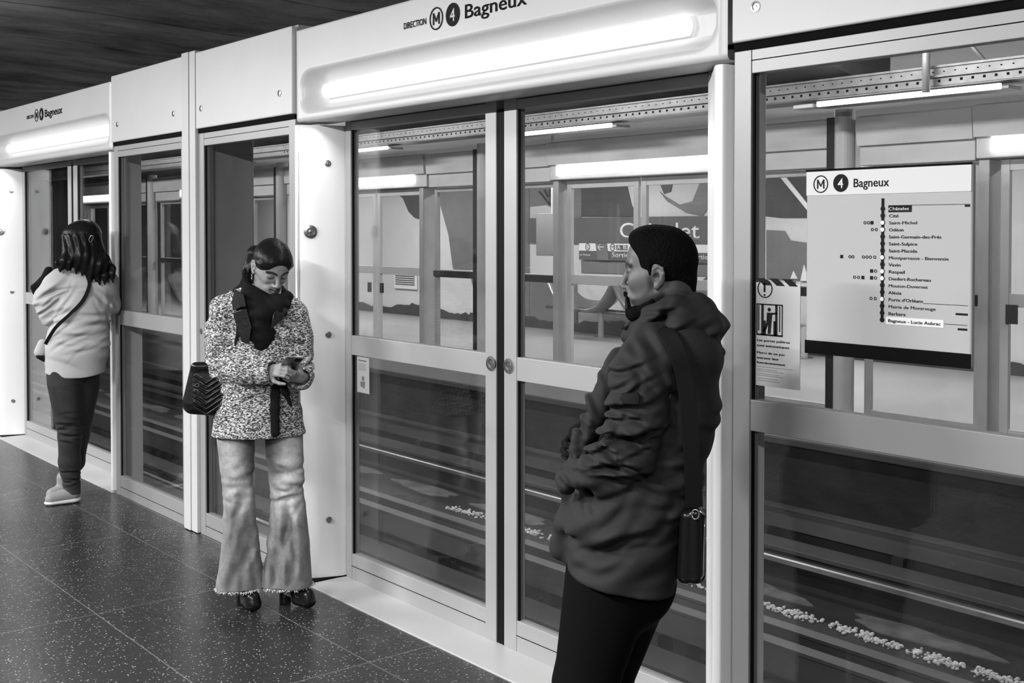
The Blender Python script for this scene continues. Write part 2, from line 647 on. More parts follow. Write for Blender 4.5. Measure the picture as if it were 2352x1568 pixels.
def near_window(n, x0, x1, place, screws=()):
    t = thing('window_%d' % n, 'fixed glass panel in a grey metal frame, ' + place, 'window', ((x0 + x1) / 2, 0.02, 0), kind='structure')
    frame_mesh(x0, x1, .012, .052, .0, 2.135, .062, .062, .068, .122, ((1.047, 1.137),)).build('frame', M['alu_win'], t, bevel=.0025)
    lines = MB()
    for z in (.052, 2.103):
        lines.box(x0 + .062, x1 - .062, .0125, .016, z, z + .0025)
    lines.build('seam_line', M['seam'], t)
    MB().box(x0 + .05, x1 - .05, .028, .036, .11, 2.075).build('glass', M['glass'], t)
    g = MB()
    for a, b in ((.122, 1.047), (1.137, 2.067)):
        g.box(x0 + .062, x0 + .068, .020, .028, a, b)
    g.build('gasket', M['rubber'], t)
    for (sx, sz) in screws:
        screw((sx, .012, sz), (0, -1, 0), .016, t, 'lock')
    return t


def door_leaf(n, x0, x1, place, gap_side):
    t = thing('door_%d' % n, 'sliding glass platform door leaf in a grey metal frame, ' + place, 'door', ((x0 + x1) / 2, .22, 0), kind='structure')
    sl, sr = (.045, .068) if gap_side > 0 else (.075, .045)
    frame_mesh(x0, x1, .20, .245, .004, 2.16, sl, sr, .078, .12, ((1.047, 1.137),)).build('frame', M['alu'], t, bevel=.0025)
    ln = MB()
    for z in (.066, 2.118):
        ln.box(x0 + sl, x1 - sr, .2005, .204, z, z + .0025)
    ln.build('seam_line', M['seam'], t)
    MB().box(x0 + .04, x1 - .04, .218, .226, .11, 2.09).build('glass', M['glass'], t)
    g = MB()
    for a, b in ((.124, 1.047), (1.137, 2.082)):
        g.box(x0 + sl, x0 + sl + .007, .208, .217, a, b)
    g.build('gasket', M['rubber'], t)
    lx = (x1 - .028) if gap_side > 0 else (x0 + .032)
    lk = MB()
    screw((lx, .20, 1.10), (0, -1, 0), .030, t, 'lock')
    return t


def recess_field(x, z, x0, x1, z0, z1, r):
    cx, cz, hx, hz = (x0 + x1) / 2, (z0 + z1) / 2, (x1 - x0) / 2 - r, (z1 - z0) / 2 - r
    qx, qz = np.abs(x - cx) - hx, np.abs(z - cz) - hz
    return np.hypot(np.maximum(qx, 0), np.maximum(qz, 0)) + np.minimum(np.maximum(qx, qz), 0) - r


def near_portal(k, place):
    o = -P * k
    X0, X1 = -4.832 + o, -2.262 + o
    t = thing('platform_door_portal', 'white door surround with long glowing lamp, ' + place, 'doorway surround', ((X0 + X1) / 2, .1, 0))
    # fascia: moulded sheet with a long lamp recess
    nx, nz = 150, 64
    xs = np.linspace(X0, X1, nx)
    zs = np.linspace(2.118, 2.535, nz)
    XX, ZZ = np.meshgrid(xs, zs)
    d = recess_field(XX, ZZ, X0 + .05, X1 - .035, 2.150, 2.352, .085)
    tt = np.clip(-d / .065, 0, 1)
    YY = .008 + .115 * tt * tt * (3 - 2 * tt)
    lip = np.clip((2.132 - ZZ) / .014, 0, 1)
    YY = YY + .010 * (1 - np.sqrt(np.clip(1 - lip ** 2, 0, 1)))
    edge = np.clip(1 - np.minimum(XX - X0, X1 - XX) / .012, 0, 1)
    YY = YY + .010 * edge ** 2
    m = MB()
    vs = [(XX[j, i], YY[j, i], ZZ[j, i]) for j in range(nz) for i in range(nx)]
    fs = [(j * nx + i, j * nx + i + 1, (j + 1) * nx + i + 1, (j + 1) * nx + i) for j in range(nz - 1) for i in range(nx - 1)]
    b0 = len(vs)
    vs += [(x, .17, 2.118) for x in xs] + [(x, .26, 2.535) for x in xs]
    fs += [(i, b0 + i, b0 + i + 1, i + 1) for i in range(nx - 1)]
    fs += [((nz - 1) * nx + i, (nz - 1) * nx + i + 1, b0 + nx + i + 1, b0 + nx + i) for i in range(nx - 1)]
    m.add(vs, fs)
    m.build('fascia', M['white'], t, smooth=True)
    bk = MB().box(X0, X1, .26, .34, 2.17, 2.535)
    bk.box(X0 + .02, X1 - .02, .165, .175, 2.118, 2.19)
    bk.box(X0 + .02, X1 - .02, .165, .27, 2.175, 2.19)
    bk.build('header_box', M['alu'], t)
    MB().box(X0 + .12, X1 - .25, .18, .262, 2.162, 2.174).build('door_track', M['seam'], t)
    # lamp: rounded diffuser bar
    lm = MB()
    a, b, zc, yc = X0 + .12, X1 - .235, 2.258, .104
    pts = [(a - .012, yc, zc), (a, yc, zc), (b, yc, zc), (b + .012, yc, zc)]
    n = 12
    vs, fs = [], []
    for i, (px, py, pz) in enumerate(pts):
        sc_ = .45 if i in (0, 3) else 1
        for q in range(n):
            th = 2 * math.pi * q / n
            vs.append((px, py + .024 * sc_ * math.sin(th), pz + .034 * sc_ * math.cos(th)))
    for i in range(3):
        for q in range(n):
            fs.append((i * n + q, i * n + (q + 1) % n, (i + 1) * n + (q + 1) % n, (i + 1) * n + q))
    fs += [tuple(range(n)), tuple(range(3 * n, 4 * n))]
    lm.add(vs, fs)
    lm.build('lamp_tube', M['tube'], t, smooth=True)
    lamp('portal_down_light', ((a + b) / 2, .045, 2.1165), (math.radians(-20), 0, 0), b - a, .02, 11, 150)  # added strip under the header, spreads the tube's light without flooding the recess
    # jambs: splayed pillars rounding back to the door plane
    L = [(X0, .015), (X0 + .006, .002), (X0 + .03, .0), (X0 + .052, .018), (X0 + .085, .085), (X0 + .105, .14), (X0 + .116, .18), (X0 + .118, .24), (X0, .24)]
    R = [(X1, .015), (X1 - .006, .003), (X1 - .02, 0), (X1 - .036, .004), (X1 - .055, .022), (X1 - .10, .070), (X1 - .16, .130), (X1 - .222, .185), (X1 - .228, .196), (X1, .196)]
    jl = MB().prism(L, 2, .012, 2.105).build('jamb', M['jamb'], t, bevel=.004)
    jr = MB().prism(R, 2, .012, 2.105).build('jamb', M['jamb'], t, bevel=.004)
    MB().box(X0 + .01, X0 + .11, .03, .22, .004, .012).build('jamb_foot', M['seam'], t)
    MB().box(X1 - .2, X1 - .01, .13, .22, .004, .012).build('jamb_foot', M['seam'], t)
    MB().tube([(X0 + .034, -.001, .1), (X0 + .034, -.001, 1.98)], .006, 8).build('bead', M['white'], t, smooth=True)
    ax = Vector((-.067, -.033, 0)).normalized()
    nrm = Vector((.067 * -1, .033, 0))
    nrm = Vector((.9, -.43, 0)).normalized()
    for zz in (1.93, 1.14, .28):
        screw((X0 + .0995, .122, zz), nrm, .015, t)
    screw((X0 + .068, .048, 1.615), nrm, .031, t, 'round_lock')
    # lettering
    zl = 2.437
    text('lettering', 'DIRECTION', .026, (X0 + .90, .006, zl - .012), M['print'], t, width=.155, bold=.008)
    cx = X0 + 1.125
    badge_ring(cx, .006, zl, .044, t)
    badge_four(cx + .108, .006, zl, .044, t)
    text('lettering', 'Bagneux', .054, (cx + .178, .006, zl - .026), M['print'], t, width=.36, bold=.012)
    return t


def ring(m, c, r0, r1, n=36, th=.0012):
    vs, fs = [], []
    for r, y in ((r0, 0), (r1, 0), (r1, -th), (r0, -th)):
        for k in range(n):
            t = 2 * math.pi * k / n
            vs.append((c[0] + r * math.cos(t), c[1] + y, c[2] + r * math.sin(t)))
    for i in range(4):
        for k in range(n):
            j = (i + 1) % 4
            fs.append((i * n + k, i * n + (k + 1) % n, j * n + (k + 1) % n, j * n + k))
    m.add(vs, fs)


def badge_ring(cx, y, cz, r, parent):
    m = MB()
    ring(m, (cx, y, cz), r * .88, r)
    o = m.build('metro_badge', M['print'], parent)
    w_, h_, t_ = r * .50, r * .52, r * .085
    pts = [(-w_, -h_), (-w_ + 2 * t_, -h_), (-w_ + 2 * t_, h_ * .45), (-t_ * .7, -h_ * .55), (t_ * .7, -h_ * .55), (w_ - 2 * t_, h_ * .45), (w_ - 2 * t_, -h_), (w_, -h_),
           (w_, h_), (w_ - 1.9 * t_, h_), (0, -h_ * .18), (-w_ + 1.9 * t_, h_), (-w_, h_)]
    MB().prism([(cx + a, cz + b) for a, b in pts], 1, y - .0012, y).build('badge_letter', M['print'], parent)


def badge_four(cx, y, cz, r, parent):
    m = MB()
    m.disc((cx, y, cz), (0, -1, 0), r, .0012, 36)
    m.build('line_badge', M['print'], parent)
    text('badge_number', '4', r * 1.15, (cx - r * .36, y - .0014, cz - r * .58), M['paper'], parent, width=r * .72, bold=.03)


def near_panel(x0, x1, place, screws):
    t = thing('access_panel', 'smooth white access panel ' + place, 'access panel', ((x0 + x1) / 2, .02, 2.15))
    MB().box(x0 + .003, x1 - .003, -.004, .03, 2.158, 2.562).build('panel_sheet', M['panel'], t, bevel=.006, seg=3)
    MB().box(x0, x1, .03, .30, 2.15, 2.57).build('housing', M['alu'], t)
    MB().box(x0, x1, .010, .05, 2.136, 2.158).build('shadow_gap', M['seam'], t)
    for sx, sz in screws:
        screw((sx, -.004, sz), (0, -1, 0), .0165, t)
    return t


def near_post(x0, x1, place):
    t = thing('steel_post', 'white painted steel post with a narrow groove, ' + place, 'post', ((x0 + x1) / 2, .02, 0))
    a = x0 + (x1 - x0) * .55
    m = MB().box(x0 + .004, a - .003, -.012, .10, .004, 2.575)
    m.box(a, x1 - .004, -.006, .10, .004, 2.575)
    m.build('post_body', M['post'], t, bevel=.003)
    MB().box(x0, x1, .10, .34, .0, 2.57).build('column', M['column'], t, bevel=.02)
    return t


PLACES = {1: 'at the far left of the photo', 0: 'behind the woman in the tweed jacket and the man', -1: 'beyond the right edge of the photo'}
WP = {1: 'left', 0: 'mid', -1: 'right'}
dn = wn = 0
for k in (1, 0, -1, 2):
    o = -P * k
    near_portal(k, {2: 'beyond the left edge of the photo', 1: 'by the woman in the pale shirt', 0: 'in the middle of the photo', -1: 'right of the line map window'}[k])
    pl = {2: 'beyond the left edge', 1: 'by the woman in the pale shirt', 0: 'between the centre woman and the man', -1: 'right of the line map window'}[k]
    dn += 1
    door_leaf(dn, -4.708 + o, -3.582 + o, 'left leaf of the pair ' + pl, 1)
    dn += 1
    door_leaf(dn, -3.532 + o, -2.452 + o, 'right leaf of the pair ' + pl, -1)
    rb = MB().box(-3.582 + o, -3.532 + o, .206, .24, .006, 2.09).build('door_seal', M['rubber'])
    tag(rb, 'black rubber seal between the two door leaves ' + pl, 'door seal')
    s = MB().box(-4.83 + o, -2.262 + o, .0, .26, -.002, .006).build('trim_%d' % (10 + k), M['sill'], bevel=.002)
    tag(s, 'pale metal threshold plate under the doors ' + pl, 'threshold', kind='structure')
    pads = [(-7.125 + P, -6.06 + P, 'first', -1), (-5.895 + P, -4.835 + P, 'second', 1)]
for k in (0, -1, 1, 2):
    o = -P * k
    A0, A1, B0, B1 = -7.122 + o, -6.060 + o, -5.895 + o, -4.838 + o
    wn += 1
    near_window(wn, A0, A1, {0: 'beside the woman in the pale shirt', -1: 'behind the line map', 1: 'first left of the far left doors', 2: 'third left of the far left doors'}[k], [(A1 - .018, 1.085)])
    wn += 1
    near_window(wn, B0, B1, {0: 'behind the woman in the tweed jacket', -1: 'right of the line map window', 1: 'second left of the far left doors', 2: 'beyond the left edge'}[k], [(B0 + .022, 1.085)])
    near_panel(A0, A1, {0: 'over the glass beside the woman in the pale shirt', -1: 'over the line map window', 1: 'first left of the far left lamp', 2: 'beyond the left edge, first'}[k], [(A0 + .105, 2.262), (A1 - .12, 2.262)] if k == 0 else [(A0 + .09, 2.25), (A1 - .1, 2.25)])
    near_panel(B0, B1, {0: 'over the glass behind the woman in tweed', -1: 'beyond the right edge of the photo', 1: 'second left of the far left lamp', 2: 'beyond the left edge, second'}[k], [(B0 + .07, 2.262), (B1 - .12, 2.262)])
    near_post(A1, B0, {0: 'left of the woman in the tweed jacket', -1: 'right of the line map window', 1: 'left of the far left doors', 2: 'beyond the left edge'}[k])

# ---------------------------------------------------------------- opposite side, seen from the track
def far_x(x):
    return x + FX


ORD = ['nearest the right edge', 'second from the right', 'third from the right', 'fourth from the right', 'fifth from the right', 'sixth from the right']
for i, k in enumerate((0, 1, 2, 3, 4)):
    o = -P * k + FX
    X0, X1 = -4.832 + o, -2.262 + o
    xa, xb = X0 + .13, X1 - .25
    t = thing('far_door_header', 'grey header box over the far platform doors with a glowing strip, ' + ORD[i], 'door header', ((X0 + X1) / 2, FY, 2.16), group='headers of the far screen doors')
    m = MB().box(X0, X1, FY - .10, FY + .3, 2.16, 2.56)
    m.build('header_box', M['farbox'], t, bevel=.01)
    m = MB().prism([(FY - .165, 2.55), (FY - .10, 2.57), (FY - .10, 2.32), (FY - .14, 2.32)], 0, X0, X1)
    m.build('header_cover', M['farbox'], t, bevel=.004)
    MB().box(xa, xb, FY - .135, FY - .10, 2.20, 2.315).build('lamp_tube', M['tube_far'], t, bevel=.012)
    for j, (a, b, side) in enumerate(((xa, (xa + xb) / 2 - .02, 'left'), ((xa + xb) / 2 + .02, xb, 'right'))):
        dn += 1
        d = thing('door_%d' % dn, 'far platform glass door leaf, %s leaf of the pair %s' % (side, ORD[i]), 'door', ((a + b) / 2, FY + .05, 0), kind='structure')
        frame_mesh(a, b, FY + .03, FY + .07, .01, 2.16, .07, .07, .09, .12, ((1.05, 1.15),)).build('frame', M['fardoor'], d, bevel=.004)
        MB().box(a + .05, b - .05, FY + .046, FY + .054, .1, 2.08).build('glass', M['glass_far'], d)
        hb = MB().box(a + .10 if j else b - .16, a + .16 if j else b - .10, FY + .0, FY + .03, .80, .93)
        hb.build('handle_plate', M['fardark'], d, bevel=.004)
    # dark jambs and steel legs
    for xx in (X0, xb + .03):
        tag(MB().box(xx, xx + .09, FY - .06, FY + .16, 0, 2.16).build('far_door_jamb', M['farmetal'], bevel=.01),
            'grey jamb at the %s of the far doors, pair %s' % ('left' if xx == X0 else 'right', ORD[i]), 'door jamb')
    if i < 4:
        A0, A1, B0, B1 = -7.122 + o, -6.10 + o, -5.86 + o, -4.838 + o
        for (a, b, sd) in ((A0, A1, 'left'), (B0, B1, 'right')):
            wn += 1
            d = thing('window_%d' % wn, 'far fixed glass panel, %s of the pair %s' % (sd, ORD[i]), 'window', ((a + b) / 2, FY, 0), kind='structure')
            frame_mesh(a, b, FY - .0, FY + .05, .0, 2.14, .055, .055, .05, .14, ((1.05, 1.14),)).build('frame', M['farmetal'], d, bevel=.004)
            MB().box(a + .04, b - .04, FY + .02, FY + .03, .1, 2.1).build('glass', M['glass_far'], d)
            MB().box(a, b, FY - .02, FY - .0, 1.06, 1.13).build('cross_rail', M['fardark'], d)
            hd = thing('far_header_cover', 'grey header cover over the far glass panel, %s of the pair %s' % (sd, ORD[i]), 'header cover', ((a + b) / 2, FY, 2.15))
            MB().box(a + .004, b - .004, FY - .09, FY + .3, 2.15, 2.55).build('header_box', M['farbox'], hd, bevel=.008)
            MB().prism([(FY - .15, 2.54), (FY - .09, 2.56), (FY - .09, 2.31), (FY - .13, 2.31)], 0, a + .004, b - .004).build('header_cover', M['farbox'], hd, bevel=.004)
        pc = thing('far_column', 'round steel column with a dark flat post, %s' % ORD[i], 'column', ((A1 + B0) / 2, FY, 0))
        MB().tube([((A1 + B0) / 2 - .01, FY - .10, .05), ((A1 + B0) / 2 - .01, FY - .10, 2.62)], .085, 24).build('column_shaft', M['column'], pc, smooth=False, bevel=.0)
        MB().box(A1 - .03, A1 + .07, FY - .16, FY + .02, .0, 2.56).build('flat_post', M['fardark'], pc, bevel=.004)
        ft = MB().box(A1 - .08, B0 + .06, FY - .22, FY - .02, -.0, .055)
        ft.build('column_foot', M['post'], pc, bevel=.012)

# beam, cable tray and strip lights above the far track
bm_ = MB().prism([(4.7, 2.86), (5.0, 2.80), (5.5, 2.80), (5.5, 3.12), (4.7, 3.12)], 0, -34, -5.3)
tag(bm_.build('trim_6', M['concrete_dark']), 'dark longitudinal ceiling beam above the far track', 'beam', kind='structure')
tr = thing('cable_tray', 'long perforated galvanised cable tray hanging above the far track', 'cable tray', (-14, 5.1, 2.7))
m = MB().box(-34, 4, 4.98, 5.0, 2.645, 2.78)
for k in range(60):
    pass
m.box(-34, 4, 4.96, 4.98, 2.775, 2.79).box(-34, 4, 4.95, 5.0, 2.705, 2.72).box(-34, 4, 4.98, 5.25, 2.64, 2.648)
m.build('tray_side', M['tray'], tr)
hol = MB()
for k in range(150):
    x = -1.6 - k * .085
    hol.box(x, x + .018, 4.977, 4.981, 2.672, 2.690)
    hol.box(x + .04, x + .052, 4.977, 4.981, 2.742, 2.750)
h = hol.build('tray_holes', M['seam'], tr)
h['kind'] = 'stuff'
for k, x in enumerate((-4.87, -8.68, -12.5, -16.3)):
    t = thing('strip_light', 'fluorescent strip light under the cable tray, ' + ORD[k], 'strip light', (x, 5.1, 2.6))
    MB().box(x - .8, x + .8, 5.02, 5.2, 2.585, 2.61).build('fitting', M['tray'], t, bevel=.004)
    MB().box(x - .75, x + .75, 4.99, 5.02, 2.585, 2.625).build('lamp_tube', M['tube_far'], t, bevel=.006)
    MB().box(x - .98, x - .80, 5.0, 5.16, 2.585, 2.615).build('end_plate', M['post'], t, bevel=.004)
cb = MB()
for j in range(3):
    pts = [(-34 + i * .5, 5.12 + .05 * j + .02 * math.sin(i * 1.7 + j), 2.665 + .012 * math.sin(i * .9 + 2 * j)) for i in range(72)]
    cb.tube(pts, .012, 6)
tag(cb.build('cables', M['rubber'], smooth=True), 'black cables lying in the tray above the far track', 'cables', kind='stuff')
for x0, z0, x1, z1, r in ((-4.62, 2.60, -4.62, 3.13, .028), (-4.25, 2.78, -4.55, 3.13, .014), (-3.95, 2.8, -3.95, 3.13, .006)):
    tag(MB().tube([(x0, 4.90 if r > .02 else 5.05, z0), (x1, 4.90 if r > .02 else 5.05, z1)], r, 10).build('hanger_rod', M['farmetal'], smooth=True),
        {.028: 'thick grey hanger pipe above the cable tray', .014: 'slanting thin dark hanger rod above the tray', .006: 'thin short wire hanger above the cable tray'}[r], 'hanger')
# ================================================================ SIGNS, BENCH, MURAL, LINE MAP
_F = Vector((-math.sin(YAW) * math.cos(.022), math.cos(YAW) * math.cos(.022), -math.sin(.022)))
_R = Vector((math.cos(YAW), math.sin(YAW), 0))
_U = _R.cross(_F)


def at(px, py, y):
    """where the line of sight through a point of the photograph meets the plane at depth y: (x, z)"""
    r = _F + _R * ((px - 1176) / 2692.0) - _U * ((py - 588.8) / 2692.0)
    k = (y + 2.625) / r.y
    return (k * r.x, 1.62 + k * r.z)


# -- far wall mural: flat enamel shapes fixed to the wall
def wall_shape(name, pts, m, label, cat, y=9.985, th=.012):
    return tag(MB().prism([at(a, b, y) for a, b in pts], 1, y, y + th).build(name, M[m]), label, cat)


W = [
    ('mural_shape', [(905, 440), (970, 430), (970, 505), (952, 500), (938, 486), (925, 455)], 'grey2', 'dark ragged mural shape high on the far wall, leftmost behind the left door leaf'),
    ('mural_shape', [(1000, 430), (1215, 420), (1215, 612), (1112, 620), (1040, 617), (1030, 540)], 'grey1', 'broad mid grey mural field behind the closed left door leaf'),
    ('mural_shape', [(1078, 625), (1215, 615), (1215, 742), (1106, 735), (1094, 690)], 'grey1', 'grey slanting mural field low on the far wall behind the left leaf'),
    ('mural_shape', [(1216, 430), (1335, 425), (1335, 560), (1305, 500), (1255, 470), (1216, 474)], 'grey1', 'grey mural field behind the hanging display box'),
    ('mural_shape', [(1216, 640), (1325, 645), (1325, 760), (1216, 755)], 'grey1', 'grey mural field low beside the bench end'),
    ('mural_shape', [(1335, 430), (1440, 428), (1450, 470), (1462, 497), (1335, 497)], 'grey2', 'dark mural field above the station name, left part'),
    ('mural_shape', [(1515, 420), (1545, 415), (1540, 440), (1525, 445)], 'grey2', 'small dark pointed mural shape above the station name'),
    ('mural_shape', [(1515, 440), (1532, 462), (1575, 488), (1612, 496), (1632, 470), (1640, 420), (1608, 418), (1590, 462), (1560, 470), (1530, 452)], 'grey1', 'grey hooked mural shape above the end of the station name'),
    ('mural_shape', [(1335, 600), (1700, 590), (1700, 636), (1335, 626)], 'grey1', 'grey mural band under the exit signs'),
    ('mural_shape', [(1760, 400), (1860, 390), (1860, 500), (1795, 500), (1750, 495)], 'grey2', 'dark mural field left of the line map top'),
    ('mural_shape', [(1760, 528), (1802, 530), (1815, 552), (1860, 558), (1860, 645), (1760, 640)], 'grey1', 'grey stepped mural field left of the line map'),
    ('mural_shape', [(2235, 480), (2262, 520), (2262, 560), (2235, 560)], 'grey1', 'grey mural piece right of the line map'),
]
for n_, pts, m_, lb in W:
    wall_shape(n_, pts, m_, lb, 'mural')
for pts, lb in (([(1815, 640), (1822, 622), (1831, 640)], 'small white triangle of the mural left of the line map'),
                ([(1838, 645), (1846, 608), (1858, 645)], 'taller white triangle of the mural beside the line map edge')):
    wall_shape('mural_shape', pts, 'grey3', lb, 'mural', y=9.97)
wall_shape('mural_shape', [(1790, 405), (1798, 398), (1880, 500), (1872, 505)], 'grey3', 'thin pale diagonal stroke of the mural left of the line map', 'mural', y=9.97)
# branching scribble
sc_ = MB()
for ln in ([(1238, 440), (1262, 470), (1262, 435)], [(1262, 470), (1280, 455), (1300, 448)], [(1268, 432), (1282, 444), (1304, 440)], [(1280, 455), (1286, 478)], [(1250, 436), (1258, 452)]):
    sc_.tube([(at(a, b, 9.97)[0], 9.97, at(a, b, 9.97)[1]) for a, b in ln], .012, 6)
tag(sc_.build('mural_branches', M['grey2']), 'dark branching lines drawn on the mural above the display box', 'mural')
# ragged dark stain along the wall foot, thin soot crust
random.seed(11)
sm = MB()
top = []
x = -30.0
pts = []
while x < -2:
    pts.append((x, .14 + .06 * random.random() + .05 * math.sin(x * 2.3)))
    x += random.uniform(.05, .16)
poly = [(-30, 0.001)] + pts + [(-2, 0.001)]
for (a, b) in zip(pts[:-1], pts[1:]):
    sm.prism([(a[0], .001), (b[0], .001), b, a], 1, 9.972, 9.984)
tag(sm.build('wall_foot_stain', M['grey2']), 'ragged dark damp stain along the foot of the far wall', 'stain', kind='stuff')
# ventilation grille
t = thing('vent_grille', 'small white slatted ventilation grille low on the far wall', 'vent', (at(932, 640, 9.97)[0], 9.97, at(932, 640, 9.97)[1]))
a0, a1 = at(905, 622, 9.97), at(957, 665, 9.97)
MB().box(a0[0], a1[0], 9.965, 9.99, a1[1], a0[1]).build('plate', M['grey3'], t, bevel=.004)
m = MB()
for k in range(6):
    z = a0[1] - (a0[1] - a1[1]) * (.16 + .12 * k)
    m.box(a0[0] + .06, a1[0] - .06, 9.955, 9.966, z, z + .014)
m.build('slats', M['grey2'], t)

# station name plate and exit strips
x0, x1 = at(1212, 500, 9.95)[0], at(1700, 500, 9.95)[0]
zt, z1, z2, z3 = at(1525, 497, 9.95)[1], at(1525, 560, 9.95)[1], at(1525, 579, 9.95)[1], at(1525, 601, 9.95)[1]
t = thing('station_name_sign', 'dark station name sign reading Châtelet in large white letters on the far wall', 'station sign', ((x0 + x1) / 2, 9.96, z1))
MB().box(x0, x1, 9.95, 9.98, z1, zt).build('plate', M['sign'], t, bevel=.004)
c0, c1 = at(1421, 543, 9.945), at(1604, 543, 9.945)
text('lettering', 'Châtelet', (at(1525, 508, 9.945)[1] - at(1525, 546, 9.945)[1]), (c0[0], 9.949, at(1525, 547, 9.945)[1]), M['paper'], t, width=c1[0] - c0[0], bold=.03)
for (pa, pb, lb, kind_) in ((1330, 1470, 'white exit strip with line badges under the station name, left part', 0), (1478, 1700, 'white exit strip under the end of the station name', 1)):
    xa, xb = at(pa, 570, 9.95)[0], at(pb, 570, 9.95)[0]
    t = thing('exit_sign', lb, 'exit sign', ((xa + xb) / 2, 9.96, z3))
    MB().box(xa, xb, 9.95, 9.975, z2, z1 - .004).build('badge_band', M['paper'], t)
    MB().box(xa, xb, 9.95, 9.975, z3, z2 - .002).build('exit_band', M['sign'], t)
    hh = (z1 - z2)
    if kind_ == 0:
        for q, ch in enumerate(('C', 'M', 'A', 'B')):
            px = (1350, 1407, 1422, 1435)[q]
            xx = at(px, 568, 9.95)[0]
            if q in (2, 3):
                MB().box(xx - .06, xx + .06, 9.944, 9.95, z2 + .02, z1 - .025).build('line_badge', M['sign'], t)
                text('badge_letter', ch, .06, (xx - .035, 9.943, z2 + .035), M['paper'], t, width=.07)
            else:
                mm = MB()
                ring(mm, (xx, 9.949, (z1 + z2) / 2), .042, .058)
                mm.build('line_badge', M['sign'], t)
                text('badge_letter', ch, .05, (xx - .028, 9.948, z2 + .038), M['print'], t, width=.056)
        xs_ = at(1382, 570, 9.95)[0]
        MB().prism([(xs_ - .13, z1 - .004), (xs_ + .12, z1 - .004), (xs_ + .17, z3), (xs_ - .08, z3)], 1, 9.938, 9.945).build('direction_field', M['far_dir'] if 'far_dir' in M else M['shell'], t)
        ar = MB()
        zc = (z1 + z2) / 2
        ar.tube([(xs_ + .07, 9.935, zc), (xs_ - .07, 9.935, zc)], .008, 6)
        ar.tube([(xs_ - .02, 9.935, zc + .045), (xs_ - .07, 9.935, zc), (xs_ - .02, 9.935, zc - .045)], .008, 6)
        ar.build('arrow', M['paper'], t)
        text('lettering', 'Sortie', .075, (at(1405, 590, 9.945)[0], 9.947, z3 + .05), M['paper'], t, width=.36, bold=.02)
        text('lettering', 'un Pointe', .035, (xa + .02, 9.947, z3 + .06), M['paper'], t, width=.24, bold=.02)
    else:
        text('lettering', 'Sortie', .075, (at(1590, 600, 9.945)[0] - .02, 9.947, z3 + .05), M['paper'], t, width=.30, bold=.02)
        text('lettering', '11', .05, (at(1623, 600, 9.945)[0], 9.947, z3 + .06), M['paper'], t, width=.05)

# hanging display box in front of the sign
b0, b1 = at(1231, 490, 8.6), at(1293, 588, 8.6)
t = thing('display_box', 'plain grey back of a hanging display box in front of the far sign', 'display', ((b0[0] + b1[0]) / 2, 8.66, b1[1]))
MB().box(b0[0], b1[0], 8.6, 8.72, b1[1], b0[1])  .build('case', M['displaybox'], t, bevel=.01)
MB().tube([((b0[0] + b1[0]) / 2, 8.66, b0[1] - .01), ((b0[0] + b1[0]) / 2, 8.66, 3.125)], .02, 10).build('hanging_rod', M['farmetal'], t)

# bench with swooping shells on a beam
bx0, bx1 = -14.2, -9.2
t = thing('platform_bench', 'grey bench with swooping moulded seats on a steel beam on the far platform', 'bench', (-11.7, 9.7, 0))
MB().tube([(bx0, 9.62, .40), (bx1, 9.62, .40)], .035, 12).build('beam', M['steel'], t, smooth=True)
for k in range(4):
    x = -12.85 + k * 1.25 - .1
    lg = MB().tube([(x, 9.62, .0), (x, 9.62, .40)], .045, 12)
    lg.build('leg', M['column'], t)
    MB().disc((x, 9.62, 0), (0, 0, 1), .11, .012, 20).build('leg_foot', M['steel'], t)
for k in range(3):
    c = -13.25 + 1.5 * k
    n = 30
    vs, fs = [], []
    for i in range(n + 1):
        u = -1 + 2 * i / n
        x = c + .75 * u
        zb = .44 + .46 * (max(0, abs(u) - .12) / .88) ** 2.6
        th = .025 + .10 * (1 - abs(abs(u) - .62)) * (abs(u) > .1) * .6
        for (yy, dz) in ((9.40, 0), (9.62, -.02), (9.84, .10)):
            vs.append((x, yy, zb + dz))
        for (yy, dz) in ((9.84, .10), (9.62, -.02), (9.40, 0)):
            vs.append((x, yy, zb + dz - th))
    for i in range(n):
        for q in range(6):
            fs.append((i * 6 + q, i * 6 + (q + 1) % 6, (i + 1) * 6 + (q + 1) % 6, (i + 1) * 6 + q))
    fs += [tuple(range(6)), tuple(range(n * 6, n * 6 + 6))]
    MB().add(vs, fs).build('seat_shell', M['shell'], t, smooth=True)

# ---------------------------------------------------------------- line map board on the near glass
BY = .006
bl, br_ = at(1852, 400, BY)[0], at(2234, 400, BY)[0]
ztop = at(2045, 381, BY)[1]
zbot = at(2045, 829, BY)[1]
t = thing('line_map_board', 'square line map board listing the stations down to Bagneux on the right window', 'line map', ((bl + br_) / 2, .015, zbot))
MB().box(bl, br_, BY, BY + .019, zbot, ztop).build('board', M['board'], t, bevel=.006)
zh = at(2045, 444, BY)[1]
MB().box(bl + .002, br_ - .002, BY - .002, BY, zh, ztop - .006).build('title_band', M['board_top'] if 'board_top' in M else M['panel'], t)
zf = at(2045, 797, BY)[1]
MB().box(bl, br_, BY - .003, BY, zbot, zf).build('foot_band', M['seam'], t)
MB().box(bl, br_, BY - .002, BY, ztop - .005, ztop).build('top_edge', M['seam'], t)
sB = 1 / (at(2045, 400, BY)[1] - at(2045, 401, BY)[1])     # pixels per metre here


def bz(py):
    return ztop - (py - 381) / sB


def bxp(px):
    return at(px, 500, BY)[0]


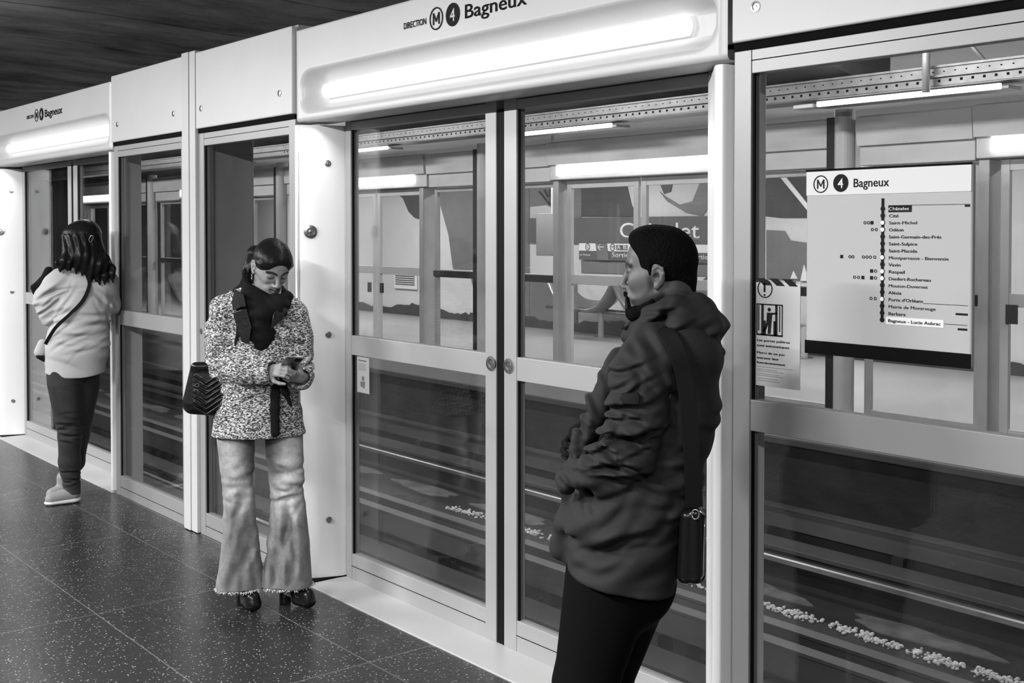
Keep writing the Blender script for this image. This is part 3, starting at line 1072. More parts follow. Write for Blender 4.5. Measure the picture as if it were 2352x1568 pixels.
badge_ring(bxp(1886), BY - .002, bz(417), .0235, t)
badge_four(bxp(1932), BY - .002, bz(416), .0235, t)
text('title_lettering', 'Bagneux', .0235, (bxp(1960), BY - .002, bz(427)), M['print'], t, width=bxp(2041) - bxp(1960), bold=.02)
xl = bxp(2028)
names = ['Châtelet', 'Cité', 'Saint-Michel', 'Odéon', 'Saint-Germain-des-Prés', 'Saint-Sulpice', 'Saint-Placide', 'Montparnasse - Bienvenüe', 'Vavin', 'Raspail',
         'Denfert-Rochereau', 'Mouton-Duvernet', 'Alésia', "Porte d'Orléans", 'Mairie de Montrouge', 'Barbara', 'Bagneux - Lucie Aubrac']
py0, py1 = 479, 736
wid = {0: 48, 1: 22, 2: 66, 3: 34, 4: 124, 5: 67, 6: 67, 7: 141, 8: 28, 9: 37, 10: 99, 11: 92, 12: 31, 13: 81, 14: 111, 15: 40, 16: 124}
m = MB()
m.box(xl - .004, xl + .004, BY - .0014, BY, bz(py1), bz(455))
for i in range(17):
    z = bz(py0 + (py1 - py0) * i / 16)
    m.disc((xl, BY, z), (0, -1, 0), .0065, .0016, 14)
m.build('line_diagram', M['print'], t)
wd, rest = MB(), []
for i, nm in enumerate(names):
    z = bz(py0 + (py1 - py0) * i / 16)
    if i in (2, 3, 7, 9, 10, 13):
        wd.disc((xl, BY - .0016, z), (0, -1, 0), .0055, .0012, 14)
    if i == 0:
        MB().box(bxp(2041), bxp(2094), BY - .0016, BY, z - .009, z + .0085).build('station_plate', M['print'], t)
    if i == 16:
        MB().box(bxp(2037), bxp(2170), BY - .0016, BY, z - .010, z + .009).build('station_plate', M['paper'], t)
    o = text('station_names', nm, .0082, (bxp(2042), BY - (.0018 if i in (0, 16) else 0), z - .0045), M['paper'] if i == 0 else M['print'], t, width=bxp(2042 + wid[i] * .97) - bxp(2042), bold=.012)
    if i not in (0,):
        rest.append(o)
wd.build('interchange_dots', M['paper'], t)
join(rest, 'station_names')
ic = MB()
for i, pxs in ((2, (1987, 1995, 2003)), (3, (2004, 2013)), (7, (1934, 1953, 1960, 1984, 1992, 2000, 2010)), (9, (2003, 2012)), (10, (1964, 1973, 1983, 2003, 2012)), (13, (2002, 2012))):
    z = bz(py0 + (py1 - py0) * i / 16)
    for q in pxs:
        if q in (2003, 1983, 1934):
            ic.box(bxp(q) - .0045, bxp(q) + .0045, BY - .001, BY, z - .0045, z + .0045)
        else:
            ring(ic, (bxp(q), BY, z), .0026, .0042, 14)
ic.build('interchange_badges', M['print'], t)
ln = MB()
for py, a, b in ((472, 2094, 2228), (693, 2122, 2225), (736, 2172, 2224)):
    ln.box(bxp(a), bxp(b), BY - .0008, BY, bz(py) - .0006, bz(py) + .0006)
for py, a, b in ((475, 2216, 2228), (712, 2197, 2225), (745, 2202, 2224)):
    ln.box(bxp(a), bxp(b), BY - .0008, BY, bz(py) - .003, bz(py) + .002)
ln.build('zone_lines', M['print'], t)

# ---------------------------------------------------------------- warning sticker on the same window
SY = .0262
s0, s1 = at(1736, 700, SY)[0], at(1838, 700, SY)[0]
sz0, sz1 = at(1786, 640, SY)[1], at(1786, 890, SY)[1]
t = thing('warning_sticker', 'pale warning sticker with hazard stripes and a figure caught between doors, beside the line map', 'sticker', ((s0 + s1) / 2, SY, sz1))
MB().box(s0, s1, SY, SY + .0016, sz1, sz0 - .012).build('sheet', M['sticker'] if 'sticker' in M else M['board'], t)
sS = 1 / (at(1786, 700, SY)[1] - at(1786, 701, SY)[1])
def sz(py):
    return sz0 - (py - 640) / sS
def sx(px):
    return at(px, 700, SY)[0]
m = MB()
for a in (1737, 1767, 1797):
    m.prism([(sx(a), sz(640)), (sx(a + 19), sz(640)), (sx(a + 36), sz(656)), (sx(a + 17), sz(656))], 1, SY - .001, SY + .0005)
m.build('hazard_stripes', M['print'], t)
m = MB()
ring(m, (sx(1757), SY, sz(664)), .0235, .0265, 28)
m.box(sx(1754), sx(1758), SY - .001, SY, sz(672), sz(651))
m.disc((sx(1756), SY, sz(679)), (0, -1, 0), .003, .001, 10)
m.build('warning_mark', M['print'], t)
m = MB()
A = lambda a, b, c, d: m.box(sx(a), sx(b), SY - .001, SY, sz(d), sz(c))
A(1738, 1798, 699, 702); A(1738, 1798, 769, 773); A(1738, 1740, 700, 772); A(1796, 1798, 700, 772)
A(1749, 1754, 700, 772); A(1781, 1786, 700, 772); A(1742, 1744, 703, 762); A(1790, 1792, 703, 762)
A(1754, 1759, 738, 772); A(1777, 1783, 738, 772)
m.disc((sx(1767), SY, sz(712)), (0, -1, 0), .0055, .001, 14)
m.prism([(sx(1762), sz(719)), (sx(1774), sz(719)), (sx(1772), sz(744)), (sx(1770), sz(768)), (sx(1764), sz(768)), (sx(1765), sz(746)), (sx(1757), sz(765)), (sx(1753), sz(763)), (sx(1761), sz(742))], 1, SY - .001, SY)
m.prism([(sx(1772), sz(719)), (sx(1786), sz(718)), (sx(1786), sz(721)), (sx(1773), sz(724))], 1, SY - .001, SY)
m.build('figure_pictogram', M['print'], t)
rs = []
for ln_, py, w_ in (('Les portes palières', 786, 75), ('sont automatiques', 798, 74), ('Merci de ne pas', 815, 63), ('entraver leur', 827, 50), ('fonctionnement', 838, 65)):
    rs.append(text('sticker_lettering', ln_, .0068, (sx(1739), SY, sz(py) - .001), M['print'], t, width=sx(1739 + w_) - sx(1739), bold=.012))
join(rs, 'sticker_lettering')
m = MB()
for py, w_ in ((846, 82), (852, 46), (856, 60), (862, 50), (866, 60), (873, 48), (878, 52)):
    m.box(sx(1740), sx(1740 + w_), SY - .0006, SY, sz(py) - .0006, sz(py) + .0006)
m.build('small_print', M['board_print'] if 'board_print' in M else M['print'], t)

# sticker on the left leaf of the middle door
LY = .2165
a0, a1 = at(820, 817, LY), at(848, 905, LY)
t = thing('attention_sticker', 'small pale attention sticker in the corner of the middle door glass', 'sticker', ((a0[0] + a1[0]) / 2, LY, a1[1]))
MB().box(a0[0], a1[0], LY, LY + .0014, a1[1], a0[1]).build('sheet', M['sticker'] if 'sticker' in M else M['board'], t)
text('sticker_lettering', 'Attention', .010, (a0[0] + .012, LY, a0[1] - .022), M['board_print'] if 'board_print' in M else M['print'], t, width=.07)
m = MB()
for k in range(5):
    m.box(a0[0] + .012, a0[0] + .075, LY - .0006, LY, a0[1] - .034 - .007 * k, a0[1] - .032 - .007 * k)
m.ball(((a0[0] + a1[0]) / 2, LY, a0[1] - .10), .012, 10, 6, (1, .06, 1))
m.prism([((a0[0] + .03), a0[1] - .115), (a0[0] + .07, a0[1] - .112), (a0[0] + .065, a1[1] + .02), (a0[0] + .03, a1[1] + .03)], 1, LY - .0006, LY)
m.build('pictogram', M['board_print'] if 'board_print' in M else M['print'], t)
# small plate on the far door, right of the line map
a0, a1 = at(2309, 699, FY + .02), at(2337, 745, FY + .02)
t = tag(MB().box(a0[0], a1[0], FY + .02, FY + .028, a1[1], a0[1]).build('door_plate', M['fardark'], bevel=.003), 'small dark plate on the far door glass right of the line map', 'plate')
# marks on the white enamel: small chips and scuffs
# ================================================================ PEOPLE: smooth bodies from blended volumes
class Vol:
    """a distance field on a grid; rounded shapes are blended into it, then it is skinned as one mesh"""

    def __init__(s, xs, ys, zs):
        s.ax = [np.asarray(a, np.float32) for a in (xs, ys, zs)]
        s.D = np.full([len(a) for a in s.ax], 0.5, np.float32)
        s.c, s.R = np.zeros(3), np.eye(3)

    def frame(s, c=(0, 0, 0), R=None):
        s.c, s.R = np.array(c, float), (np.eye(3) if R is None else np.array(R, float))
        return s

    def T(s, p):
        return s.c + s.R @ np.array(p, float)

    def sub(s, lo, hi, pad):
        sl = []
        for a, l, h in zip(s.ax, lo, hi):
            i0, i1 = np.searchsorted(a, l - pad), np.searchsorted(a, h + pad)
            if i1 - i0 < 1:
                return None
            sl.append(slice(max(0, i0), i1))
        X = s.ax[0][sl[0]][:, None, None]
        Y = s.ax[1][sl[1]][None, :, None]
        Z = s.ax[2][sl[2]][None, None, :]
        return tuple(sl), X, Y, Z

    def comb(s, sl, d, k, mode):
        A = s.D[sl]
        if mode == 'sub':
            k = max(k, 1e-5)
            h = np.clip(.5 - .5 * (A + d) / k, 0, 1)
            s.D[sl] = A * (1 - h) + (-d) * h + k * h * (1 - h)
        else:
            k = max(k, 1e-5)
            h = np.clip(.5 + .5 * (A - d) / k, 0, 1)
            s.D[sl] = A * (1 - h) + d * h - k * h * (1 - h)

    def cone(s, a, b, ra, rb=None, k=.02, flat=None, mode='add'):
        rb = ra if rb is None else rb
        a, b = s.T(a), s.T(b)
        rm = max(ra, rb)
        w = s.sub(np.minimum(a, b) - rm, np.maximum(a, b) + rm, k + .012)
        if w is None:
            return s
        sl, X, Y, Z = w
        ba = b - a
        bb = float(ba @ ba) + 1e-12
        px, py, pz = X - a[0], Y - a[1], Z - a[2]
        t = np.clip((px * ba[0] + py * ba[1] + pz * ba[2]) / bb, 0, 1)
        qx, qy, qz = px - t * ba[0], py - t * ba[1], pz - t * ba[2]
        r = ra + (rb - ra) * t
        if flat is not None:
            n = s.R @ np.array(flat[0], float)
            n /= np.linalg.norm(n)
            c = (qx * n[0] + qy * n[1] + qz * n[2]) * (1 / flat[1] - 1)
            d = (np.sqrt((qx + n[0] * c) ** 2 + (qy + n[1] * c) ** 2 + (qz + n[2] * c) ** 2) - r) * (flat[1] ** .5)
        else:
            d = np.sqrt(qx * qx + qy * qy + qz * qz) - r
        s.comb(sl, d.astype(np.float32), k, mode)
        return s

    def chain(s, pts, rs, k=.02, flat=None, mode='add'):
        rs = rs if isinstance(rs, (list, tuple)) else [rs] * len(pts)
        for i in range(len(pts) - 1):
            s.cone(pts[i], pts[i + 1], rs[i], rs[i + 1], k if i == 0 or mode == 'sub' else min(k, .02), flat, mode)
        return s

    def ell(s, c, r, k=.02, mode='add', rot=None):
        c = s.T(c)
        Q = s.R if rot is None else s.R @ np.array(rot, float)
        rm = max(r)
        w = s.sub(c - rm, c + rm, k + .012)
        if w is None:
            return s
        sl, X, Y, Z = w
        p = [X - c[0], Y - c[1], Z - c[2]]
        q = [p[0] * Q[0, i] + p[1] * Q[1, i] + p[2] * Q[2, i] for i in range(3)]
        k0 = np.sqrt(sum((q[i] / r[i]) ** 2 for i in range(3)))
        k1 = np.sqrt(sum((q[i] / r[i] ** 2) ** 2 for i in range(3))) + 1e-9
        s.comb(sl, (k0 * (k0 - 1) / k1).astype(np.float32), k, mode)
        return s

    def cut(s, n, d0, k=.004):
        """keep the side where n.p < d0"""
        n = np.array(n, float)
        X, Y, Z = s.ax[0][:, None, None], s.ax[1][None, :, None], s.ax[2][None, None, :]
        d = (X * n[0] + Y * n[1] + Z * n[2] - d0).astype(np.float32)
        A = s.D
        h = np.clip(.5 + .5 * (d - A) / k, 0, 1)
        s.D = A * (1 - h) + d * h + k * h * (1 - h)
        return s

    def wave(s, fn, lo, hi):
        w = s.sub(lo, hi, 0)
        if w:
            sl, X, Y, Z = w
            s.D[sl] += fn(X, Y, Z).astype(np.float32)
        return s

    def folds(s, c, rad, d, lam, amp, warp=1.2, seed=0.0):
        """cloth creases: rounded ridges with tight valleys across direction d, fading out from c"""
        c, d = np.array(c, float), np.array(d, float)
        d[1] = 0
        d /= np.linalg.norm(d)
        rad = np.array(rad if hasattr(rad, '__len__') else (rad,) * 3, float)
        rg = random.Random(int(seed * 7 + lam * 1000 + c[2] * 97))
        n = int(min(46, 2.6 * rad[0] * rad[2] / (lam * lam)) + 5)
        for q in range(n):
            u, w_ = rg.gauss(0, .48), rg.gauss(0, .48)
            if u * u + w_ * w_ > 1.3:
                continue
            p = c + np.array([u * rad[0], 0, w_ * rad[2]])
            an = rg.gauss(0, .28 * warp)
            e = np.array([d[0] * math.cos(an) - d[2] * math.sin(an), 0, d[0] * math.sin(an) + d[2] * math.cos(an)])
            t = np.array([-e[2], 0, e[0]])
            L1, L2 = lam * rg.uniform(1.1, 2.6), lam * rg.uniform(.20, .36)
            am, cv = amp * rg.uniform(.5, 1.15), rg.uniform(-.9, .9) / L1
            def fn(X, Y, Z):
                x, z = X - p[0], Z - p[2]
                a_, b_ = x * t[0] + z * t[2], x * e[0] + z * e[2]
                b_ = b_ + cv * a_ * a_ * .35
                g = np.exp(-(a_ / L1) ** 2 - ((Y - c[1]) / rad[1]) ** 2)
                return am * g * (np.exp(-(b_ / L2) ** 2) - .55 * np.exp(-((b_ - 1.5 * L2) / (1.3 * L2)) ** 2))
            m_ = np.array([L1 + L2 * 3, rad[1] * 1.4, L1 + L2 * 3])
            s.wave(fn, p - m_, p + m_)
        return s

    def mesh(s):
        D = s.D
        for ax in range(3):          # keep the border empty
            ix = [slice(None)] * 3
            for e in (0, -1):
                ix[ax] = e
                D[tuple(ix)] = np.maximum(D[tuple(ix)], .01)
        S = D < 0
        n0, n1, n2 = D.shape
        cnt = np.zeros((n0 - 1, n1 - 1, n2 - 1), np.int8)
        for dx in (0, 1):
            for dy in (0, 1):
                for dz in (0, 1):
                    cnt += S[dx:n0 - 1 + dx, dy:n1 - 1 + dy, dz:n2 - 1 + dz]
        I = np.argwhere((cnt > 0) & (cnt < 8))
        idx = -np.ones(cnt.shape, np.int32)
        idx[I[:, 0], I[:, 1], I[:, 2]] = np.arange(len(I))
        acc = np.zeros((len(I), 3), np.float64)
        num = np.zeros(len(I))
        corners = [(a, b, c) for a in (0, 1) for b in (0, 1) for c in (0, 1)]
        val = {c: D[I[:, 0] + c[0], I[:, 1] + c[1], I[:, 2] + c[2]].astype(np.float64) for c in corners}
        pos = {c: np.stack([s.ax[i][I[:, i] + c[i]] for i in range(3)], 1).astype(np.float64) for c in corners}
        for c in corners:
            for ax in range(3):
                if c[ax] == 0:
                    e = list(c)
                    e[ax] = 1
                    e = tuple(e)
                    va, vb = val[c], val[e]
                    m = (va < 0) != (vb < 0)
                    t = np.where(m, va / np.where(m, va - vb, 1), 0)[:, None]
                    acc += np.where(m[:, None], pos[c] + t * (pos[e] - pos[c]), 0)
                    num += m
        V = acc / num[:, None]
        Q = []
        for ax in range(3):
            a = [slice(None)] * 3
            b = [slice(None)] * 3
            a[ax], b[ax] = slice(0, -1), slice(1, None)
            ch = S[tuple(a)] != S[tuple(b)]
            E = np.argwhere(ch)
            o1, o2 = [i for i in range(3) if i != ax]
            E = E[(E[:, o1] > 0) & (E[:, o2] > 0) & (E[:, o1] < D.shape[o1] - 1) & (E[:, o2] < D.shape[o2] - 1)]
            def g(d1, d2):
                F = E.copy()
                F[:, o1] -= d1
                F[:, o2] -= d2
                return idx[F[:, 0], F[:, 1], F[:, 2]]
            q = np.stack([g(1, 1), g(0, 1), g(0, 0), g(1, 0)], 1)
            ins = S[E[:, 0], E[:, 1], E[:, 2]]
            if ax == 1:
                ins = ~ins
            q[~ins] = q[~ins][:, ::-1]
            Q.append(q)
        return V, np.concatenate(Q)


def skin(name, vol, m, parent=None, smooth_it=1, tones=None, frame=None):
    V, Q = vol.mesh()
    me = bpy.data.meshes.new(name)
    me.from_pydata(V.tolist(), [], Q.tolist())
    me.polygons.foreach_set('use_smooth', [True] * len(me.polygons))
    me.materials.append(m)
    if tones:
        t = np.zeros((len(V), 4), np.float32)
        t[:, :] = 1
        for (c, R, pts, r, soft, val) in tones:
            c = np.zeros(3) if c is None else np.array(c, float)
            R = np.eye(3) if R is None else np.array(R, float)
            best = np.full(len(V), 9.0)
            P_ = [c + R @ np.array(p, float) for p in pts]
            for a, b in (zip(P_[:-1], P_[1:]) if len(P_) > 1 else [(P_[0], P_[0])]):
                ba = b - a
                u = np.clip(((V - a) @ ba) / (ba @ ba + 1e-12), 0, 1)
                best = np.minimum(best, np.linalg.norm(V - a - u[:, None] * ba, axis=1))
            w = np.clip((r + soft - best) / max(soft, 1e-5), 0, 1)
            for i in range(3):
                t[:, i] = t[:, i] * (1 - w) + val * w
        at_ = me.color_attributes.new('tone', 'FLOAT_COLOR', 'POINT')
        at_.data.foreach_set('color', t.ravel())
    o = bpy.data.objects.new(name, me)
    C.objects.link(o)
    if parent:
        o.parent = parent
    if smooth_it:
        md = o.modifiers.new('smooth', 'SMOOTH')
        md.factor, md.iterations = .5, smooth_it
    return o


def tone_mat(name, v, rough=.5, bump=0.0, bscale=60, sheen=0, mottle=0.0):
    m = mat(name, v, rough, bump=bump, bscale=bscale, sheen=sheen)
    nt = m.node_tree
    a = nt.nodes.new('ShaderNodeAttribute')
    a.attribute_name = 'tone'
    mx = nt.nodes.new('ShaderNodeMix')
    mx.data_type = 'RGBA'
    mx.blend_type = 'MULTIPLY'
    mx.inputs[0].default_value = 1
    mx.inputs[6].default_value = g4(v)
    nt.links.new(a.outputs['Color'], mx.inputs[7])
    nt.links.new(mx.outputs[2], nt.nodes['Principled BSDF'].inputs['Base Color'])
    if mottle:
        tc = nt.nodes.new('ShaderNodeTexCoord')
        n1 = nt.nodes.new('ShaderNodeTexNoise')
        n1.inputs['Scale'].default_value = 26
        n1.inputs['Detail'].default_value = 9
        n1.inputs['Roughness'].default_value = .75
        nt.links.new(tc.outputs['Object'], n1.inputs['Vector'])
        mr = nt.nodes.new('ShaderNodeMapRange')
        mr.inputs[1].default_value, mr.inputs[2].default_value = .3, .7
        mr.inputs[3].default_value, mr.inputs[4].default_value = 1 - mottle, 1 + mottle
        nt.links.new(n1.outputs['Fac'], mr.inputs[0])
        m3 = nt.nodes.new('ShaderNodeMix')
        m3.data_type, m3.blend_type = 'RGBA', 'MULTIPLY'
        m3.inputs[0].default_value = 1
        nt.links.new(mx.outputs[2], m3.inputs[6])
        nt.links.new(mr.outputs[0], m3.inputs[7])
        nt.links.new(m3.outputs[2], nt.nodes['Principled BSDF'].inputs['Base Color'])
    return m


class Stand:
    """where a person stands: local x runs across the line of sight, y away along it, z up"""

    def __init__(s, px, py):
        r = _F + _R * ((px - 1176) / 2692.0) - _U * ((py - 588.8) / 2692.0)
        k = -1.62 / r.z
        s.loc = Vector((k * r.x, -2.625 + k * r.y, 0))
        d = Vector((s.loc.x, s.loc.y + 2.625, 0)).normalized()
        s.rot = math.atan2(-d.x, d.y)
        s.M = Matrix.Rotation(-s.rot, 3, 'Z')
        s.cam = s.M @ (Vector((0, -2.625, 1.62)) - s.loc)

    def __call__(s, px, py, dy=0.0):
        r = s.M @ (_F + _R * ((px - 1176) / 2692.0) - _U * ((py - 588.8) / 2692.0))
        k = (dy - s.cam.y) / r.y
        p = s.cam + r * k
        return (p.x, dy, p.z)

    def place(s, o):
        o.location = s.loc
        o.rotation_euler = (0, 0, s.rot)
        return o


def rot_head(yaw, pitch, roll=0.0):
    """columns: head x (its left-right), forward, up, in the stand frame; yaw 0 looks at -y, positive turns to +x"""
    f = np.array([math.sin(yaw) * math.cos(pitch), -math.cos(yaw) * math.cos(pitch), -math.sin(pitch)])
    x = np.cross(f, [0, 0, 1.0])
    x /= np.linalg.norm(x)
    u = np.cross(x, f)
    x2 = x * math.cos(roll) + u * math.sin(roll)
    u2 = u * math.cos(roll) - x * math.sin(roll)
    return np.stack([x2, f, u2], 1)


def grid(segments):
    out = []
    for a, b, h in segments:
        n = max(1, int(round((b - a) / h)))
        out += list(np.linspace(a, b, n, endpoint=False))
    out.append(segments[-1][1])
    return np.array(out)


def add_head(v, c, R, female=False, sc_=1.0):
    """skull, face and ears, in head coordinates (x across, y forward, z up)"""
    v.frame(c, R * sc_)
    r = lambda q: q * sc_
    E = lambda p, rr, k, **kw: v.ell(p, tuple(r(q) for q in rr), k, **kw)
    v.frame(c, R)
    S_ = sc_
    def e(p, rr, k, **kw):
        v.ell(tuple(q * S_ for q in p), tuple(q * S_ for q in rr), k, **kw)
    def cn(a, b, ra, rb, k, **kw):
        v.cone(tuple(q * S_ for q in a), tuple(q * S_ for q in b), ra * S_, rb * S_, k, **kw)
    j = .9 if female else 1.0
    e((0, (-.014 if female else -.006), .026), (.074, (.094 if female else .084), .084), .01)
    e((0, .030, .040), (.060, .056, .052), .02)
    e((0, .028, -.030), (.056 * j, .054, .078), .03)
    for sx_ in (-1, 1):
        cn((sx_ * .052 * j, -.002, -.058), (sx_ * .016, .068, -.100), .016, .013, .03)
        cn((sx_ * .052, .018, -.014), (sx_ * .036, .062, -.024), .016, .013, .028)
        cn((sx_ * .043, .066, .020), (sx_ * .012, .083, .018), .007, .008, .014)
        e((sx_ * .031, .096, .002), (.017, .020, .013), .016, mode='sub')
        e((sx_ * .031, .0715, .000), (.0155, .0135, .0135), .005)
        cn((sx_ * .045, .071, .0035), (sx_ * .020, .0795, .0045), .0030, .0032, .005)
        cn((sx_ * .043, .070, -.009), (sx_ * .020, .0775, -.010), .0022, .0022, .005)
        cn((sx_ * .018, .078, -.048), (sx_ * .030, .066, -.070), .006, .006, .016)
    e((0, .070, -.098), (.019, .017, .016), .020)
    cn((0, .082, .010), (0, .1055, -.030), .0065, .0090, .012)
    e((0, .104, -.034), (.0095, .0095, .0085), .006)
    for sx_ in (-1, 1):
        e((sx_ * .0115, .0955, -.038), (.0068, .010, .0068), .006)
    e((0, .076, -.062), (.026, .013, .020), .018)
    cn((-.019, .0790, -.0635), (0, .0905, -.0610), .0042, .0058, .006)
    cn((.019, .0790, -.0635), (0, .0905, -.0610), .0042, .0058, .006)
    cn((-.016, .0795, -.0735), (0, .0885, -.0740), .0050, .0068, .006)
    cn((.016, .0795, -.0735), (0, .0885, -.0740), .0050, .0068, .006)
    cn((-.020, .083, -.0675), (0, .0965, -.0672), .0020, .0022, .004, mode='sub')
    cn((.020, .083, -.0675), (0, .0965, -.0672), .0020, .0022, .004, mode='sub')
    for sx_ in (-1, 1):
        X_ = sx_ * .074
        q_ = 1.0 if female else .86
        W_ = lambda a, b, c: (X_ + (a - X_) * q_, -.010 + (b + .010) * q_, -.012 + (c + .012) * q_)
        e((X_, -.010, -.012), (.012 * q_, .021 * q_, .031 * q_), .008, rot=np.array([[math.cos(.35 * sx_), -math.sin(.35 * sx_), 0], [math.sin(.35 * sx_), math.cos(.35 * sx_), 0], [0, 0, 1]]))
        e(W_(X_ + sx_ * .014, -.003, -.012), (.010 * q_, .011 * q_, .018 * q_), .004, mode='sub')
        pts = [(X_ + sx_ * .004, .007, -.006), (X_ + sx_ * .006, .004, .010), (X_ + sx_ * .009, -.010, .019), (X_ + sx_ * .012, -.024, .012), (X_ + sx_ * .012, -.027, -.004), (X_ + sx_ * .008, -.018, -.022), (X_ + sx_ * .004, -.006, -.036)]
        for a, b in zip(pts[:-1], pts[1:]):
            cn(W_(*a), W_(*b), .0042 * q_, .0042 * q_, .004)
        e((X_ + sx_ * .003, -.004, -.037), (.006, .008, .009), .005)
    v.frame()


def hand(v, wrist, dirf, nrm, side, curl=0.5, spread=.0, thumb=1.0, s=1.0, k=.006, splay=None):
    """palm, four bent fingers of unequal length and a thumb. dirf: towards the fingers, nrm: out of the back of the hand"""
    d = np.array(dirf, float); d /= np.linalg.norm(d)
    n = np.array(nrm, float); n -= d * (n @ d); n /= np.linalg.norm(n)
    a = np.cross(n, d) * side          # towards the thumb
    w = np.array(wrist, float)
    v.frame()
    v.cone(w - d * .03, w + d * .015, .025 * s, .026 * s, .02, flat=(n, .75))
    for q in (-.026, -.009, .009, .026):
        v.cone(w + d * .02 + a * q * .7 * s, w + d * .078 * s + a * q * s, .013 * s, .0105 * s, .012, flat=(n, .9))
    tips = []
    for i, (q, L) in enumerate(((.028, .068), (.0095, .076), (-.0095, .071), (-.028, .056))):
        p = w + d * (.082 - .003 * abs(i - 1)) * s + a * q * s
        cu = curl
        dd = d * math.cos(cu * .5) - n * math.sin(cu * .5)
        for seg, (fr, rr) in enumerate(((.45, .0088), (.31, .0080), (.26, .0070))):
            e = p + dd * L * fr * s
            v.cone(p, e, rr * s, rr * .93 * s, .004)
            p = e
            ang = cu * (.5 + .8 * (seg + 1))
            dd = d * math.cos(ang) - n * math.sin(ang)
        tips.append(p)
    t0 = w + d * .022 * s + a * .024 * s
    t1 = t0 + (d * .55 + a * .62 - n * .45) * .042 * s * thumb
    t2 = t1 + (d * .8 + a * .15 - n * .5) * .030 * s * thumb
    t3 = t2 + (d * .9 - a * .1 - n * .5) * .024 * s
    v.cone(t0, t1, .0135 * s, .0105 * s, .012)
    v.cone(t1, t2, .0100 * s, .0090 * s, .004)
    v.cone(t2, t3, .0090 * s, .0075 * s, .004)
    return tips


def lpath(name, pts, w, th, m, parent, nrm=(0, -1, 0), smooth=True):
    """flat strap running through pts, width w across, thickness th along the given normals"""
    vs, fs = [], []
    P_ = [Vector(p) for p in pts]
    if len(P_) > 2:               # resample with a smooth curve
        out = []
        for i in range(len(P_) - 1):
            p0, p1, p2, p3 = P_[max(i - 1, 0)], P_[i], P_[i + 1], P_[min(i + 2, len(P_) - 1)]
            for q in range(6):
                t = q / 6
                out.append(.5 * ((2 * p1) + (p2 - p0) * t + (2 * p0 - 5 * p1 + 4 * p2 - p3) * t * t + (3 * p1 - p0 - 3 * p2 + p3) * t ** 3))
        out.append(P_[-1])
        P_ = out
    n = len(P_)
    for i, p in enumerate(P_):
        d = (P_[min(i + 1, n - 1)] - P_[max(i - 1, 0)]).normalized()
        nn = Vector(nrm(i / (n - 1)) if callable(nrm) else nrm)
        nn = (nn - d * nn.dot(d)).normalized()
        a = d.cross(nn)
        for (u, q) in ((-1, -1), (1, -1), (1, 1), (-1, 1)):
            vs.append(p + a * (u * w / 2) + nn * (q * th / 2))
    for i in range(n - 1):
        for q in range(4):
            fs.append((i * 4 + q, i * 4 + (q + 1) % 4, (i + 1) * 4 + (q + 1) % 4, (i + 1) * 4 + q))
    fs += [(0, 1, 2, 3), tuple(range((n - 1) * 4, n * 4))]
    me = bpy.data.meshes.new(name)
    me.from_pydata([tuple(v) for v in vs], [], fs)
    bm = bmesh.new(); bm.from_mesh(me)
    bmesh.ops.recalc_face_normals(bm, faces=bm.faces)
    bm.to_mesh(me); bm.free()
    me.materials.append(m)
    o = bpy.data.objects.new(name, me)
    C.objects.link(o)
    o.parent = parent
    b = o.modifiers.new('bevel', 'BEVEL')
    b.width, b.segments, b.limit_method = th * .3, 2, 'ANGLE'
    return o


def local_mesh(name, mb, m, parent, bevel=0.0, smooth=False):
    """a part modelled directly in its parent's own frame"""
    me = bpy.data.meshes.new(name)
    me.from_pydata(mb.v, [], mb.f)
    bm = bmesh.new(); bm.from_mesh(me)
    bmesh.ops.remove_doubles(bm, verts=bm.verts, dist=1e-6)
    bmesh.ops.recalc_face_normals(bm, faces=bm.faces)
    bm.to_mesh(me); bm.free()
    if smooth or bevel:
        me.polygons.foreach_set('use_smooth', [True] * len(me.polygons))
    me.materials.append(m)
    o = bpy.data.objects.new(name, me)
    C.objects.link(o)
    o.parent = parent
    if bevel:
        b = o.modifiers.new('bevel', 'BEVEL')
        b.width, b.segments, b.limit_method = bevel, 3, 'ANGLE'
        b.harden_normals = True
    return o


def tweed_material():
    m, nt, b = new_mat('tweed')
    N, L = nt.nodes, nt.links
    tc = N.new('ShaderNodeTexCoord')
    mp = N.new('ShaderNodeMapping')
    mp.inputs['Rotation'].default_value = (0, .5, 0)
    mp.inputs['Scale'].default_value = (.8, .8, 1.9)
    L.new(tc.outputs['Object'], mp.inputs[0])
    n = N.new('ShaderNodeTexNoise')
    n.inputs['Scale'].default_value = 122
    n.inputs['Detail'].default_value = 3
    n.inputs['Distortion'].default_value = .8
    L.new(mp.outputs[0], n.inputs['Vector'])
    r = N.new('ShaderNodeValToRGB')
    r.color_ramp.elements[0].position = .46
    r.color_ramp.elements[1].position = .60
    r.color_ramp.elements[0].color = g4(.022)
    r.color_ramp.elements[1].color = g4(.68)
    L.new(n.outputs['Fac'], r.inputs['Fac'])
    L.new(r.outputs[0], b.inputs['Base Color'])
    b.inputs['Roughness'].default_value = .9
    bp = N.new('ShaderNodeBump')
    bp.inputs['Strength'].default_value = .7
    bp.inputs['Distance'].default_value = .006
    L.new(n.outputs['Fac'], bp.inputs['Height'])
    L.new(bp.outputs[0], b.inputs['Normal'])
    return m


